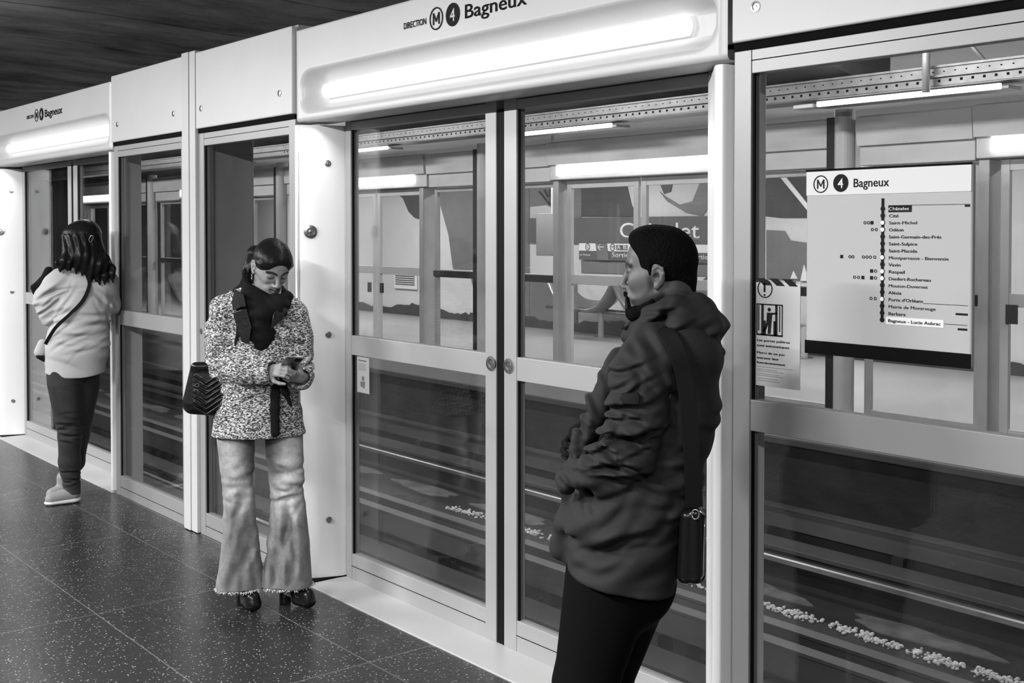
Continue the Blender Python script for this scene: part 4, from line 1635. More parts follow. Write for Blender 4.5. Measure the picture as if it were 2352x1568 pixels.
M['tweed'] = tweed_material()
M['skin'] = tone_mat('skin', .25, .45)
M['skin_m'] = tone_mat('skin_tan', .095, .5)
M['hair'] = mat('black_hair', .008, .34, bump=.5, bscale=40, stretch=(1, 1, .12), spec=.09)
M['hair_short'] = mat('short_hair', .0035, .85, bump=.9, bscale=150, spec=.05)
M['knit'] = mat('black_knit', .008, .9, bump=.25, bscale=180, spec=.1)
M['leather'] = mat('black_leather', .006, .26, bump=.10, bscale=90, spec=.35)
M['denim'] = tone_mat('washed_denim', .24, .9, bump=.12, bscale=420, mottle=.35)
M['denim_dark'] = tone_mat('dark_denim', .010, .85, bump=.15, bscale=320, mottle=.4)
M['shirt'] = mat('pale_shirt', .40, .8, bump=.08, bscale=200, spec=.2)
M['parka'] = mat('parka_cloth', .014, .78, bump=.05, bscale=300, spec=.3)
M['trouser'] = mat('black_trouser', .004, .9, spec=.05)
M['shoe_pale'] = mat('suede_pale', .22, .7, bump=.2, bscale=60)
M['fray'] = mat('frayed_thread', .62, .9)
M['strap'] = mat('strap_webbing', .006, .7, spec=.15)
# ---------------------------------------------------------------- woman in the tweed jacket
T = Stand(640, 1392)
hc, hR = np.array(T(625, 612, -.02)), rot_head(.36, .60, .05)
HS = .96
v = Vol(grid([(-.35, -.14, .006), (-.14, .20, .0026), (.20, .34, .006)]), grid([(-.36, .20, .0032), (.20, .26, .01)]),
        grid([(0, .95, .012), (.95, 1.13, .0026), (1.13, 1.30, .010), (1.30, 1.62, .0026)]))
add_head(v, hc, hR, True, HS)
nb, nt_ = np.array(T(600, 712, .02)), hc + hR @ np.array([0, -.02, -.05])
v.cone(nb, nt_, .052, .050, .02)
v.cone(T(598, 745, .01), T(596, 925, .01), .12, .10, .04, flat=((0, 1, 0), .62))
v.chain([T(520, 712, .02), T(510, 835, .02), T(612, 852, -.165)], [.042, .036, .024], .02)
v.chain([T(668, 716, .0), T(685, 850, .0), T(690, 866, -.15)], [.042, .036, .024], .02)
v.chain([T(545, 960, .02), T(546, 1140, .02), T(553, 1350, .03)], [.070, .048, .034], .02)
v.chain([T(648, 960, .0), T(656, 1140, .0), T(664, 1350, .0)], [.070, .048, .034], .02)
for (a, b) in (((558, 1350, .05), (570, 1368, -.0)), ((660, 1350, .03), (685, 1374, -.02))):
    v.cone(T(*a), T(*b), .020, .014, .02)
hand(v, T(617, 851, -.175), (.62, -.62, .10), (-.35, -.75, .55), -1, curl=.95, s=.86)
hand(v, T(690, 866, -.155), (-.52, -.72, .16), (.55, -.35, -.62), -1, curl=.95, s=.84)
hp = lambda *p: tuple(q * HS for q in p)
tn = []
for s_ in (-1, 1):
    tn.append((hc, hR, [hp(s_ * .016, .094, .020), hp(s_ * .034, .088, .026), hp(s_ * .052, .070, .018)], .0062, .003, .07))
    tn.append((hc, hR, [hp(s_ * .020, .084, -.004), hp(s_ * .032, .086, -.0065), hp(s_ * .045, .078, -.003)], .0038, .0026, .06))
    tn.append((hc, hR, [hp(s_ * .022, .084, .004), hp(s_ * .042, .080, .004)], .005, .006, .72))
tn.append((hc, hR, [hp(-.020, .086, -.0645), hp(0, .096, -.0635), hp(.020, .086, -.0645)], .0055, .003, .38))
tn.append((hc, hR, [hp(-.016, .086, -.073), hp(0, .094, -.074), hp(.016, .086, -.073)], .0045, .003, .48))
tn.append((hc, hR, [hp(-.019, .088, -.0678), hp(0, .098, -.0675), hp(.019, .088, -.0678)], .0012, .002, .12))
pw = T.place(skin('person', v, M['skin'], tones=tn))
tag(pw, 'dark-haired woman in tweed jacket and flared jeans, looking down at her phone', 'person')
# hair: swept back over the ears into a low ponytail
v = Vol(grid([(-.20, .16, .0028)]), grid([(-.20, .22, .0032)]), grid([(1.24, 1.64, .0028)]))
v.frame(hc, hR)
v.ell(hp(0, -.018, .030), hp(.083, .100, .090), .01)
v.ell(hp(0, .030, .052), hp(.069, .062, .052), .02)
v.ell(hp(0, .118, -.026), hp(.078, .074, .104), .006, mode='sub')
v.ell(hp(.05, .075, -.05), hp(.045, .06, .07), .006, mode='sub')
v.ell(hp(-.05, .075, -.05), hp(.045, .06, .07), .006, mode='sub')
v.ell(hp(0, -.0, -.10), hp(.12, .13, .075), .02, mode='sub')
for s_ in (-1, 1):
    v.ell(hp(s_ * .082, -.004, -.020), hp(.022, .022, .034), .006, mode='sub')
    v.chain([hp(s_ * .040, .066, .064), hp(s_ * .068, .035, .034), hp(s_ * .072, -.040, -.004)], [.009, .009, .012], .012)
    for q in range(7):
        v.chain([hp(s_ * (.006 + .008 * q), .07 - .008 * q, .085 - .006 * q), hp(s_ * (.058 + .003 * q), .00, .060 - .014 * q), hp(s_ * .045, -.085, .010 - .008 * q)], [.0035, .0045, .004], .005)
v.frame()
v.chain([T(588, 585, .08), T(574, 620, .085), T(566, 655, .07), T(556, 690, .06)], [.042, .030, .024, .018], .02)
for q in range(5):
    v.chain([T(584 - 3 * q, 590, .03 + .02 * q), T(572 - 3 * q, 625, .05), T(562 - 3 * q, 668 + 6 * q, .05)], [.006, .005, .003], .004)
skin('hair', v, M['hair'], pw)
# earring
e0 = hc + hR @ np.array(hp(.080, -.004, -.052))
mb = MB()
for q in range(14):
    a = 2 * math.pi * q / 14
    b = 2 * math.pi * (q + 1) / 14
    mb.tube([e0 + np.array([.0, .006 * math.cos(a), -.008 + .011 * math.sin(a)]), e0 + np.array([.0, .006 * math.cos(b), -.008 + .011 * math.sin(b)])], .0022, 6)
local_mesh('earring', mb, M['steel'], pw, smooth=True)
# jacket
gx, gy = grid([(-.36, .34, .0040)]), grid([(-.30, .24, .0042)])
v = Vol(gx, gy, grid([(.70, 1.46, .0040)]))
fl = ((0, 1, 0), .62)
v.cone(T(598, 735, .01), T(597, 860, .0), .158, .150, .04, flat=((0, 1, 0), .66))
v.cone(T(597, 860, .0), T(593, 1015, .0), .150, .202, .05, flat=((0, 1, 0), .68))
v.cone(T(540, 702, .02), T(655, 710, .01), .056, .056, .05)
v.chain([T(516, 712, .02), T(508, 770, .02), T(511, 838, .01), T(560, 850, -.11), T(612, 850, -.165)], [.068, .070, .070, .064, .056], .025)
v.chain([T(672, 724, .01), T(683, 780, .01), T(683, 846, .0), T(688, 860, -.08), T(690, 866, -.130)], [.066, .066, .066, .062, .055], .025)
v.wave(lambda X, Y, Z: .0045 * np.sin(X * 46 + 3 * np.sin(Z * 11)) * np.sin(Z * 23 + X * 9), (-.4, -.4, .7), (.4, .3, 1.4))
v.wave(lambda X, Y, Z: .006 * np.sin(X * 30 + 1.5) * np.clip((.92 - Z) * 4, 0, 1), (-.4, -.4, .7), (.4, .3, .93))
v.folds(T(505, 835, -.05), (.10, .12, .07), (.3, 0, 1), .030, .007)
v.folds(T(580, 850, -.16), (.08, .10, .05), (1, 0, .3), .034, .006, seed=1)
v.folds(T(690, 845, -.05), (.07, .10, .08), (-.3, 0, 1), .028, .007, seed=2)
v.folds(T(510, 740, -.04), (.08, .12, .07), (1, 0, 1), .05, .005, seed=3)
v.folds(T(600, 910, -.12), (.18, .12, .07), (.1, 0, 1), .05, .005, seed=4)
v.cone(T(596, 672, -.06), T(600, 788, -.165), .085, .022, .01, flat=((0, 1, -.4), .8), mode='sub')
v.cut((0, 0, -1), -T(600, 997, 0)[2], .006)
# open cuffs
for w_, d_ in ((T(625, 851, -.185), (.62, -.62, .1)), (T(690, 867, -.16), (-.5, -.75, .15))):
    d_ = np.array(d_) / np.linalg.norm(d_)
    v.cone(np.array(w_) - d_ * .012, np.array(w_) + d_ * .06, .036, .040, .004, mode='sub')
jk = skin('jacket', v, M['tweed'], pw)
# chest pocket flap and seams
v = Vol(grid([(-.05, .20, .0028)]), grid([(-.26, .0, .0028)]), grid([(1.06, 1.28, .0028)]))
v.chain([T(636, 752, -.105), T(655, 768, -.108), T(684, 780, -.082)], [.016, .018, .014], .01, flat=((.15, 1, .1), .5))
skin('pocket_flap', v, M['tweed'], jk)
# roll scarf and dark front
v = Vol(grid([(-.22, .14, .0034)]), grid([(-.24, .16, .0038)]), grid([(1.06, 1.48, .0034)]))
v.chain([T(556, 678, .03), T(566, 702, -.055), T(604, 720, -.095), T(640, 704, -.085), T(654, 686, -.02)], [.038, .042, .042, .040, .036], .03)
v.chain([T(556, 678, .03), T(590, 672, .09), T(630, 668, .07), T(654, 688, .0)], [.036, .04, .04, .032], .03)
v.chain([T(562, 650, .02), T(575, 668, -.03), T(592, 690, -.06)], [.020, .026, .026], .02)
v.cone(T(596, 715, -.05), T(602, 765, -.085), .082, .054, .04, flat=((0, 1, .1), .6))
v.cone(T(598, 760, -.09), T(600, 787, -.10), .046, .026, .03, flat=((0, 1, .1), .5))
v.wave(lambda X, Y, Z: .004 * np.sin(Z * 130 + X * 60 + 2 * np.sin(X * 30)) * np.sin(X * 25 + 1), (-.3, -.3, 1.0), (.2, .2, 1.5))
sf = skin('scarf', v, M['knit'], pw)
# leather lapels
def patch(name, pts, m, parent, th=.003, fr=None):
    fr = fr or T
    f_ = [np.array(fr(*p)) for p in pts]
    mb = MB()
    n = len(f_)
    c = sum(f_) / n
    vs = f_ + [c + np.array([0, -th, 0])] + [p + np.array([0, th * 3, 0]) for p in f_] + [c + np.array([0, th * 2, 0])]
    fs = [(i, (i + 1) % n, n) for i in range(n)] + [((i + 1) % n + n + 1, i + n + 1, 2 * n + 1) for i in range(n)] + [(i, (i + 1) % n, (i + 1) % n + n + 1, i + n + 1) for i in range(n)]
    mb.add(vs, fs)
    return local_mesh(name, mb, m, parent, bevel=.003, smooth=True)
patch('collar', [(540, 664, -.060), (560, 676, -.110), (566, 704, -.130), (552, 706, -.124), (535, 714, -.095), (532, 692, -.075)], M['strap'], jk)
patch('lapel', [(535, 717, -.092), (566, 706, -.118), (578, 750, -.128), (572, 790, -.128), (556, 786, -.122), (545, 758, -.112)], M['leather'], jk)
patch('lapel', [(648, 692, -.115), (662, 712, -.118), (645, 736, -.132), (622, 756, -.140), (628, 722, -.142)], M['leather'], jk)
v = Vol(grid([(-.05, .12, .003)]), grid([(-.24, .0, .003)]), grid([(.72, 1.08, .003)]))
v.chain([T(632, 880, -.098), T(631, 940, -.116), T(632, 994, -.127)], [.022, .019, .019], .01, flat=((0, 1, 0), .45))
v.chain([T(650, 868, -.12), T(655, 900, -.13), T(668, 930, -.125)], [.016, .013, .008], .01, flat=((0, 1, 0), .4))
v.cut((0, 0, -1), -T(600, 995, 0)[2], .004)
skin('front_placket', v, M['knit'], jk)
# jeans
def denim_tones(c1, c2, k):
    return [(None, None, [T(*c1, -.08), T(c1[0], c1[1] + 60, -.08)], .05, .09, 1.45), (None, None, [T(*c2, -.08)], .03, .07, 1.3)]
v = Vol(grid([(-.32, .24, .0040)]), grid([(-.22, .20, .0045)]), grid([(.03, .78, .0042)]))
fj = ((0, 1, 0), .85)
v.cone(T(575, 925, .0), T(615, 925, .0), .095, .095, .03, flat=((0, 1, 0), .9))
v.chain([T(541, 985, .0), T(547, 1130, -.01), T(550, 1250, .0), T(550, 1362, .01)], [.083, .064, .078, .099], .008, flat=fj)
v.chain([T(651, 985, -.01), T(659, 1130, -.025), T(661, 1250, -.01), T(664, 1366, .0)], [.082, .074, .090, .105], .008, flat=fj)
for (x0_, y0_, x1_, y1_, dy_) in ((620, 1070, 680, 1075, -.10), (618, 1100, 682, 1112, -.11), (622, 1128, 685, 1140, -.115), (530, 1052, 575, 1045, -.09), (640, 1222, 700, 1225, -.10), (515, 1232, 545, 1234, -.08), (508, 1010, 560, 1018, -.1), (620, 1020, 685, 1030, -.1)):
    v.chain([T(x0_, y0_, dy_), T((x0_ + x1_) / 2, (y0_ + y1_) / 2 + 5, dy_ - .004), T(x1_, y1_, dy_)], [.004, .010, .004], .022, mode='sub')
for pts in ([T(625, 1140, -.09), T(622, 1240, -.09), T(628, 1345, -.1)], [T(585, 1150, -.06), T(594, 1340, -.07)], [T(655, 1180, -.1), T(690, 1345, -.1)]):
    v.chain(pts, .008, .02, mode='sub')
v.folds(T(655, 1120, -.09), (.10, .14, .12), (.15, 0, 1), .045, .007)
v.folds(T(550, 1110, -.09), (.09, .14, .10), (-.15, 0, 1), .055, .004, seed=2)
v.folds(T(665, 1260, -.10), (.10, .14, .18), (1, 0, .15), .060, .010, .6, 3)
v.folds(T(550, 1260, -.09), (.10, .14, .18), (1, 0, -.1), .060, .009, .6, 4)
v.wave(lambda X, Y, Z: .010 * np.sin(X * 38 + 1.0) * np.clip((.42 - Z) * 2.6, 0, 1), (-.4, -.3, .03), (.3, .3, .42))
v.cut((0, 0, -1), -T(600, 1347, 0)[2], .003)
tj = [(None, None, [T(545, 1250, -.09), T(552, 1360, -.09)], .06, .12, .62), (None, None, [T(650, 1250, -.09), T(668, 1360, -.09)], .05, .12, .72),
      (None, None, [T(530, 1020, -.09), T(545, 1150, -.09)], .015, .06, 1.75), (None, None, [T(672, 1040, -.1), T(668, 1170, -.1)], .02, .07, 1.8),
      (None, None, [T(580, 985, -.06), T(588, 1080, -.05)], .012, .05, .35), (None, None, [T(614, 990, -.06), T(622, 1080, -.06)], .014, .05, .35),  # crotch shadow put into the denim tone
      (None, None, [T(634, 1130, -.10), T(630, 1340, -.1)], .002, .016, .45), (None, None, [T(500, 985, -.06), T(600, 987, -.09), T(690, 985, -.06)], .006, .03, .35),  # second entry paints shade below the jacket hem
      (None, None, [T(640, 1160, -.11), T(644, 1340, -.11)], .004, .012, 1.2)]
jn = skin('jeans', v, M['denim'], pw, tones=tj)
random.seed(8)
mb = MB()
zh_ = T(600, 1347, 0)[2]
for (cx_, rx_) in ((T(550, 1347, .01)[0], .097), (T(661, 1350, 0)[0], .108)):
    for q in range(230):
        a = random.uniform(0, 2 * math.pi)
        p = np.array([cx_ + rx_ * math.cos(a), rx_ * .86 * math.sin(a) + .005, zh_ + .004])
        d_ = np.array([random.gauss(0, .006), random.gauss(0, .006), -random.uniform(.004, .013)])
        mb.tube([p, p + d_], [.0016, .0008], 4)
fr = local_mesh('frayed_hem', mb, M['fray'], jn)
# platform shoes with block heels
def platform_shoe(toe, heel, w_, name='shoe'):
    v = Vol(grid([(-.26, .28, .0034)]), grid([(-.22, .16, .0034)]), grid([(-.002, .16, .0034)]))
    toe, heel = np.array(toe), np.array(heel)
    d_ = toe - heel
    d_[2] = 0
    L_ = np.linalg.norm(d_)
    d_ /= L_
    up = np.array([0, 0, 1.0])
    ball = heel + d_ * L_ * .62
    v.cone(np.array([toe[0], toe[1], .030]), np.array([ball[0], ball[1], .034]), .036, .037, .01, flat=((0, 0, 1), .8))
    v.cone(np.array([toe[0], toe[1], .052]) - d_ * .005, np.array([ball[0], ball[1], .062]), .034, .034, .012)
    v.cone(np.array([ball[0], ball[1], .068]), np.array([heel[0], heel[1], .105]), .034, .030, .02)
    v.cone(np.array([heel[0], heel[1], .105]), np.array([heel[0], heel[1], .150]), .030, .034, .012)
    v.cone(np.array([heel[0], heel[1], .10]), np.array([heel[0], heel[1], -.03]), .026, .026, .008)
    v.chain([np.array([heel[0], heel[1], .05]) + d_ * .045, ball + up * .012 - d_ * .05], [.024, .012], .012, mode='sub')
    v.cut((0, 0, -1), -.001, .003)
    return skin(name, v, M['leather'], pw)
sh1 = platform_shoe(T(581, 1380, -.045), T(556, 1384, .06), .04)
sh2 = platform_shoe(T(707, 1392, -.045), T(655, 1386, .035), .04)
mb = MB()
for q in range(3):
    p = np.array(T(683 + 9 * q, 1362 + 3 * q, -.03))
    for r_ in range(8):
        a, b = math.pi * r_ / 8, math.pi * (r_ + 1) / 8
        mb.tube([p + np.array([.008 * math.cos(a), -.028, -.010 * math.sin(a)]), p + np.array([.008 * math.cos(b), -.028, -.010 * math.sin(b)])], .0014, 5)
local_mesh('shoe_eyelets', mb, M['steel'], sh2, smooth=True)
# phone
mb = MB()
ph = bpy.data.objects.new('phone', bpy.data.meshes.new('phone'))
mb.box(-.036, .036, -.075, .075, -.004, .004)
me = ph.data
me.from_pydata(mb.v, [], mb.f)
me.materials.append(mat('phone_back', .10, .25, .3))
C.objects.link(ph)
b_ = ph.modifiers.new('bevel', 'BEVEL'); b_.width, b_.segments = .003, 3
axL = Vector((.22, -.88, .42)).normalized()
axN = Vector((0, .42, .9)); axN = (axN - axL * axN.dot(axL)).normalized()
axX = axL.cross(axN)
Rm = Matrix((axX, axL, axN)).transposed()
pc_ = Vector(T(668, 834, -.235))
ph.matrix_world = Matrix.Translation(T.loc) @ Matrix.Rotation(T.rot, 4, 'Z') @ Matrix.Translation(pc_) @ Rm.to_4x4()
tag(ph, 'dark grey phone held in both hands by the woman in tweed', 'phone')
local_mesh('screen', MB().box(-.033, .033, -.072, .072, .0040, .0046), emit('phone_screen', .5, .8), ph)
local_mesh('camera_bump', MB().box(-.030, -.004, .040, .068, -.0056, -.004).ball((-.022, .060, -.0056), .0055, 10, 6).ball((-.011, .049, -.0056), .0055, 10, 6), M['seam'], ph, bevel=.001)

# quilted handbag on her arm
bg = thing('quilted_handbag', 'black chevron-quilted leather handbag hanging from the arm of the woman in tweed', 'handbag', T.loc, rotz=T.rot)
v = Vol(grid([(-.42, -.10, .0030)]), grid([(-.16, .14, .0034)]), grid([(.78, 1.10, .0030)]))
A0_, A1_ = T(452, 848, -.0), T(520, 846, -.0)
B0_, B1_ = T(444, 926, -.0), T(522, 932, -.0)
for t_ in np.linspace(0, 1, 5):
    a = np.array(A0_) * (1 - t_) + np.array(A1_) * t_
    b = np.array(B0_) * (1 - t_) + np.array(B1_) * t_
    v.cone(a, b, .028, .046, .012, flat=((0, 1, 0), .8))
# chevron pillows on the face towards the viewer
for q in range(7):
    z0_ = 862 + 12 * q
    v.chain([T(447, z0_, -.034 - .002 * q), T(474, z0_ + 17, -.036 - .002 * q), T(512, z0_ - 8, -.034 - .002 * q)], .0058, .004)
v.cone(T(450, 842, -.01), T(520, 840, -.01), .020, .020, .008)
skin('bag_body', v, M['leather'], bg)
lpath('strap', [T(470, 840, -.0), T(488, 780, .095), T(512, 705, .085), T(533, 668, .01), T(540, 700, -.068), T(546, 760, -.09), T(530, 820, -.03), T(515, 845, .0)], .016, .005, M['leather'], bg, nrm=lambda t: (-.5, -.6 if t > .4 else .6, .3))
mb = MB()
ring(mb, (T(453, 884, -.05)[0], T(453, 884, -.046)[1] - .004, T(453, 884, -.05)[2]), .006, .009, 18, .003)
local_mesh('clasp', mb, M['steel'], bg)
# ---------------------------------------------------------------- man in the parka, leaning back
T = Stand(1560, 1955)
hc, hR = np.array(T(1519, 622, -.0)), rot_head(-1.78, .04, .0)
HS = 1.0
v = Vol(grid([(-.36, -.20, .008), (-.20, .10, .0024), (.10, .30, .008)]), grid([(-.34, -.12, .010), (-.12, .16, .0028), (.16, .34, .010)]),
        grid([(0, 1.26, .012), (1.26, 1.66, .0024)]))
add_head(v, hc, hR, False, HS)
v.cone(T(1560, 745, .02), hc + hR @ np.array([0, -.030, -.045]), .062, .056, .02)
v.cone(T(1572, 820, .02), T(1460, 1250, .02), .085, .105, .04)
v.chain([T(1530, 815, -.13), T(1455, 1030, -.18), T(1385, 1090, -.12)], [.05, .042, .028], .03)
v.chain([T(1545, 825, .17), T(1455, 982, .22), T(1375, 1022, .11)], [.045, .038, .026], .03)
v.chain([T(1440, 1290, -.08), T(1360, 1590, -.10), T(1330, 1930, -.08), T(1290, 1945, -.10)], [.085, .058, .04, .032], .04)
v.chain([T(1450, 1290, .09), T(1380, 1590, .08), T(1390, 1930, .08), T(1350, 1945, .08)], [.085, .058, .04, .032], .04)
hand(v, T(1385, 1092, -.10), (-.9, .3, -.35), (-.2, -1, .1), 1, curl=.8, s=.9)
hand(v, T(1356, 1005, .07), (-.7, -.6, -.2), (-.3, .9, .3), 1, curl=1.0, s=.85)
# moustache and beard volume
v.frame(hc, hR)
for s_ in (-1, 1):
    v.cone((s_ * .004, .094, -.054), (s_ * .026, .080, -.066), .005, .005, .006)
    v.cone((s_ * .026, .080, -.066), (s_ * .028, .074, -.094), .006, .010, .008)
v.frame()
tn = []
for s_ in (-1, 1):
    tn.append((hc, hR, [(s_ * .012, .094, .018), (s_ * .034, .088, .025), (s_ * .052, .068, .017)], .0050, .004, .12))
    tn.append((hc, hR, [(s_ * .020, .084, .002), (s_ * .046, .078, .002)], .0025, .003, .12))
    tn.append((hc, hR, [(s_ * .002, .100, -.054), (s_ * .024, .088, -.062), (s_ * .034, .078, -.090)], .0080, .005, .08))
    tn.append((hc, hR, [(s_ * .030, .078, -.100), (s_ * .052, .035, -.092), (s_ * .064, .005, -.070)], .024, .012, .20))
    tn.append((hc, hR, [(s_ * .068, .012, -.055), (s_ * .072, .010, -.02), (s_ * .070, .018, .02)], .004, .012, .30))
tn.append((hc, hR, [(0, .088, -.106)], .034, .008, .05))
tn.append((hc, hR, [(0, .070, -.125)], .034, .012, .06))
for s_ in (-1, 1):
    tn.append((hc, hR, [(s_ * .082, -.006, -.010), (s_ * .082, -.004, -.018)], .007, .004, .12))  # shade of the ear hollow put into the skin tone
tn.append((hc, hR, [(-.018, .086, -.0645), (0, .096, -.0635), (.018, .086, -.0645)], .0035, .003, .5))
tn.append((hc, hR, [(0, -.07, -.05), (0, -.085, -.02)], .055, .03, .35))
pm = T.place(skin('person', v, M['skin_m'], tones=tn))
tag(pm, 'bearded man in a dark hooded parka seen from behind his left side, leaning back', 'person')
v = Vol(grid([(-.18, .16, .0026)]), grid([(-.16, .18, .0026)]), grid([(1.44, 1.68, .0026)]))
v.frame(hc, hR)
v.ell((0, -.010, .030), (.0815, .0870, .0875), .01)
v.ell((0, .030, .066), (.062, .048, .046), .02)
v.ell((0, .030, .090), (.050, .050, .026), .02)
v.ell((0, .120, -.030), (.100, .064, .110), .006, mode='sub')
v.ell((0, .108, .004), (.120, .080, .074), .006, mode='sub')
v.ell((0, .070, -.070), (.120, .070, .085), .008, mode='sub')
v.ell((0, -.03, -.165), (.12, .16, .085), .012, mode='sub')
v.cone((0, -.050, -.03), (0, -.046, -.078), .041, .037, .02)
v.ell((0, .070, -.070), (.120, .070, .085), .008, mode='sub')
for s_ in (-1, 1):
    v.ell((s_ * .088, .0, -.012), (.026, .030, .038), .006, mode='sub')
    v.cone((s_ * .071, .014, .03), (s_ * .074, .012, -.006), .007, .004, .008)
v.frame()
skin('hair', v, M['hair_short'], pm)
v = Vol(grid([(-.18, .16, .0024)]), grid([(-.16, .18, .0026)]), grid([(1.36, 1.56, .0024)]))
v.frame(hc, hR)
v.ell((0, .076, -.106), (.028, .022, .022), .01)
for s_ in (-1, 1):
    v.chain([(s_ * .012, .074, -.109), (s_ * .034, .060, -.106), (s_ * .054, .032, -.094), (s_ * .064, .012, -.074)], [.019, .018, .013, .006], .010)
    v.chain([(s_ * .003, .0980, -.0545), (s_ * .020, .0915, -.0580), (s_ * .0310, .0830, -.0690), (s_ * .032, .0790, -.088), (s_ * .026, .074, -.100)], [.0045, .0055, .0055, .0060, .008], .004)
v.frame()
skin('beard', v, M['hair_short'], pm)

# parka
v = Vol(grid([(-.40, .30, .0045)]), grid([(-.34, .40, .0055)]), grid([(.62, 1.50, .0045)]))
for dy_ in (-.085, 0, .085):
    q_ = 0 if dy_ == 0 else .008
    v.chain([T(1572, 822, dy_ + .01), T(1557, 950, dy_ + .01), T(1500, 1085, dy_ + .01), T(1436, 1205, dy_), T(1420, 1420, dy_)], [.094 - q_, .104 - q_, .126 - q_, .150 - q_, .146 - q_], .05)
v.cone(T(1556, 805, -.10), T(1572, 805, .14), .072, .072, .06)
v.chain([T(1535, 850, .02), T(1480, 980, .03), T(1420, 1120, .02)], [.085, .095, .105], .05)
v.chain([T(1500, 805, .02), T(1470, 880, .04)], [.050, .060], .05)
# near arm, bent, hand in the pocket
v.chain([T(1500, 812, -.13), T(1478, 860, -.165), T(1462, 960, -.19), T(1436, 1048, -.20)], [.074, .080, .074, .070], .022)
v.chain([T(1436, 1048, -.20), T(1380, 1080, -.185), T(1318, 1098, -.13)], [.070, .062, .048], .015)
# far arm and open front flap
v.chain([T(1520, 820, .19), T(1450, 980, .24), T(1350, 1040, .12)], [.07, .066, .05], .03)
v.chain([T(1425, 820, -.02), T(1392, 900, -.06), T(1350, 980, -.07), T(1318, 1070, -.06), T(1300, 1130, -.04)], [.030, .034, .030, .026, .018], .03)
v.chain([T(1312, 1120, -.03), T(1296, 1200, -.03), T(1283, 1262, -.03)], [.018, .022, .020], .03)
v.cone(T(1300, 1250, .0), T(1330, 1300, .0), .040, .045, .03)
# creases: tight on the bent sleeve, long and slack on the skirt
v.folds(T(1425, 960, -.24), (.065, .10, .15), (-.25, 0, 1), .030, .013, 1.0)
v.folds(T(1425, 1010, -.24), (.06, .10, .10), (.1, 0, 1), .030, .013, 1.0, 9)
v.folds(T(1370, 1075, -.22), (.12, .12, .06), (.35, 0, 1), .034, .010, 1.0, 2)
v.folds(T(1318, 1095, -.14), (.05, .10, .07), (1, 0, .6), .030, .007, 1.1, 1)
v.folds(T(1480, 850, -.20), (.08, .10, .07), (1, 0, .8), .05, .007, .8, 3)
v.folds(T(1390, 1240, -.16), (.20, .12, .12), (-.5, 0, 1), .060, .012, .8, 4)
v.folds(T(1560, 1150, -.10), (.08, .16, .14), (.1, 0, 1), .040, .007, .9, 5)
v.folds(T(1350, 960, -.06), (.10, .10, .16), (1, 0, .5), .035, .007, .9, 6)
v.folds(T(1590, 930, .0), (.10, .2, .10), (.6, 0, 1), .06, .006, .9, 7)
v.wave(lambda X, Y, Z: .0030 * np.sin(Z * 42 + X * 16 + 2 * np.sin(X * 22)) * np.sin(X * 18 + Z * 7), (-.5, -.5, .6), (.5, .5, 1.5))
hem0, hem1 = T(1285, 1306, -.1), T(1541, 1362, -.1)
sl = (hem1[2] - hem0[2]) / (hem1[0] - hem0[0])
n_ = np.array([sl, 0, -1.0])
v.cut(n_, float(n_ @ np.array(hem0)), .008)
v.cone(T(1560, 770, .02), T(1530, 690, .02), .058, .060, .01, mode='sub')
pk = skin('parka', v, M['parka'], pm)
# hood lying on the back and collar round the neck
v = Vol(grid([(-.26, .20, .0036)]), grid([(-.20, .26, .0042)]), grid([(1.18, 1.52, .0036)]))
v.chain([T(1448, 756, -.035), T(1490, 728, -.082), T(1545, 705, -.098), T(1600, 706, -.06), T(1612, 712, .03), T(1590, 708, .10), T(1530, 715, .12), T(1460, 742, .07), T(1442, 757, .0)], [.012, .020, .027, .032, .034, .030, .024, .018, .012], .02)
v.chain([T(1440, 775, -.035), T(1490, 765, -.100), T(1560, 745, -.118), T(1618, 745, -.07), T(1632, 750, .04), T(1600, 745, .13)], [.014, .030, .038, .040, .042, .036], .03)
v.chain([T(1500, 790, -.09), T(1560, 790, -.10), T(1612, 800, -.06), T(1622, 810, .04)], [.045, .050, .052, .045], .04)
v.chain([T(1600, 820, -.03), T(1590, 870, .0)], [.055, .040], .04)
v.folds(T(1530, 735, -.12), (.12, .10, .06), (-.3, 0, 1), .036, .006, .8, 1)
v.folds(T(1610, 790, -.06), (.08, .14, .08), (-.2, 0, 1), .042, .007, .8, 2)
v.wave(lambda X, Y, Z: .0025 * np.sin(Z * 60 + X * 40) * np.sin(X * 30 + Z * 20 + Y * 25), (-.5, -.5, 1.1), (.5, .5, 1.6))
hd = skin('hood', v, M['parka'], pk)
lpath('zip_cord', [T(1452, 744, -.05), T(1436, 753, -.055), T(1427, 750, -.05)], .008, .008, M['rubber'], pk)
patch('sleeve_patch', [(1426, 904, -.262), (1466, 902, -.272), (1470, 910, -.272), (1468, 930, -.274), (1428, 928, -.268)], M['strap'], pk, .004, fr=T)
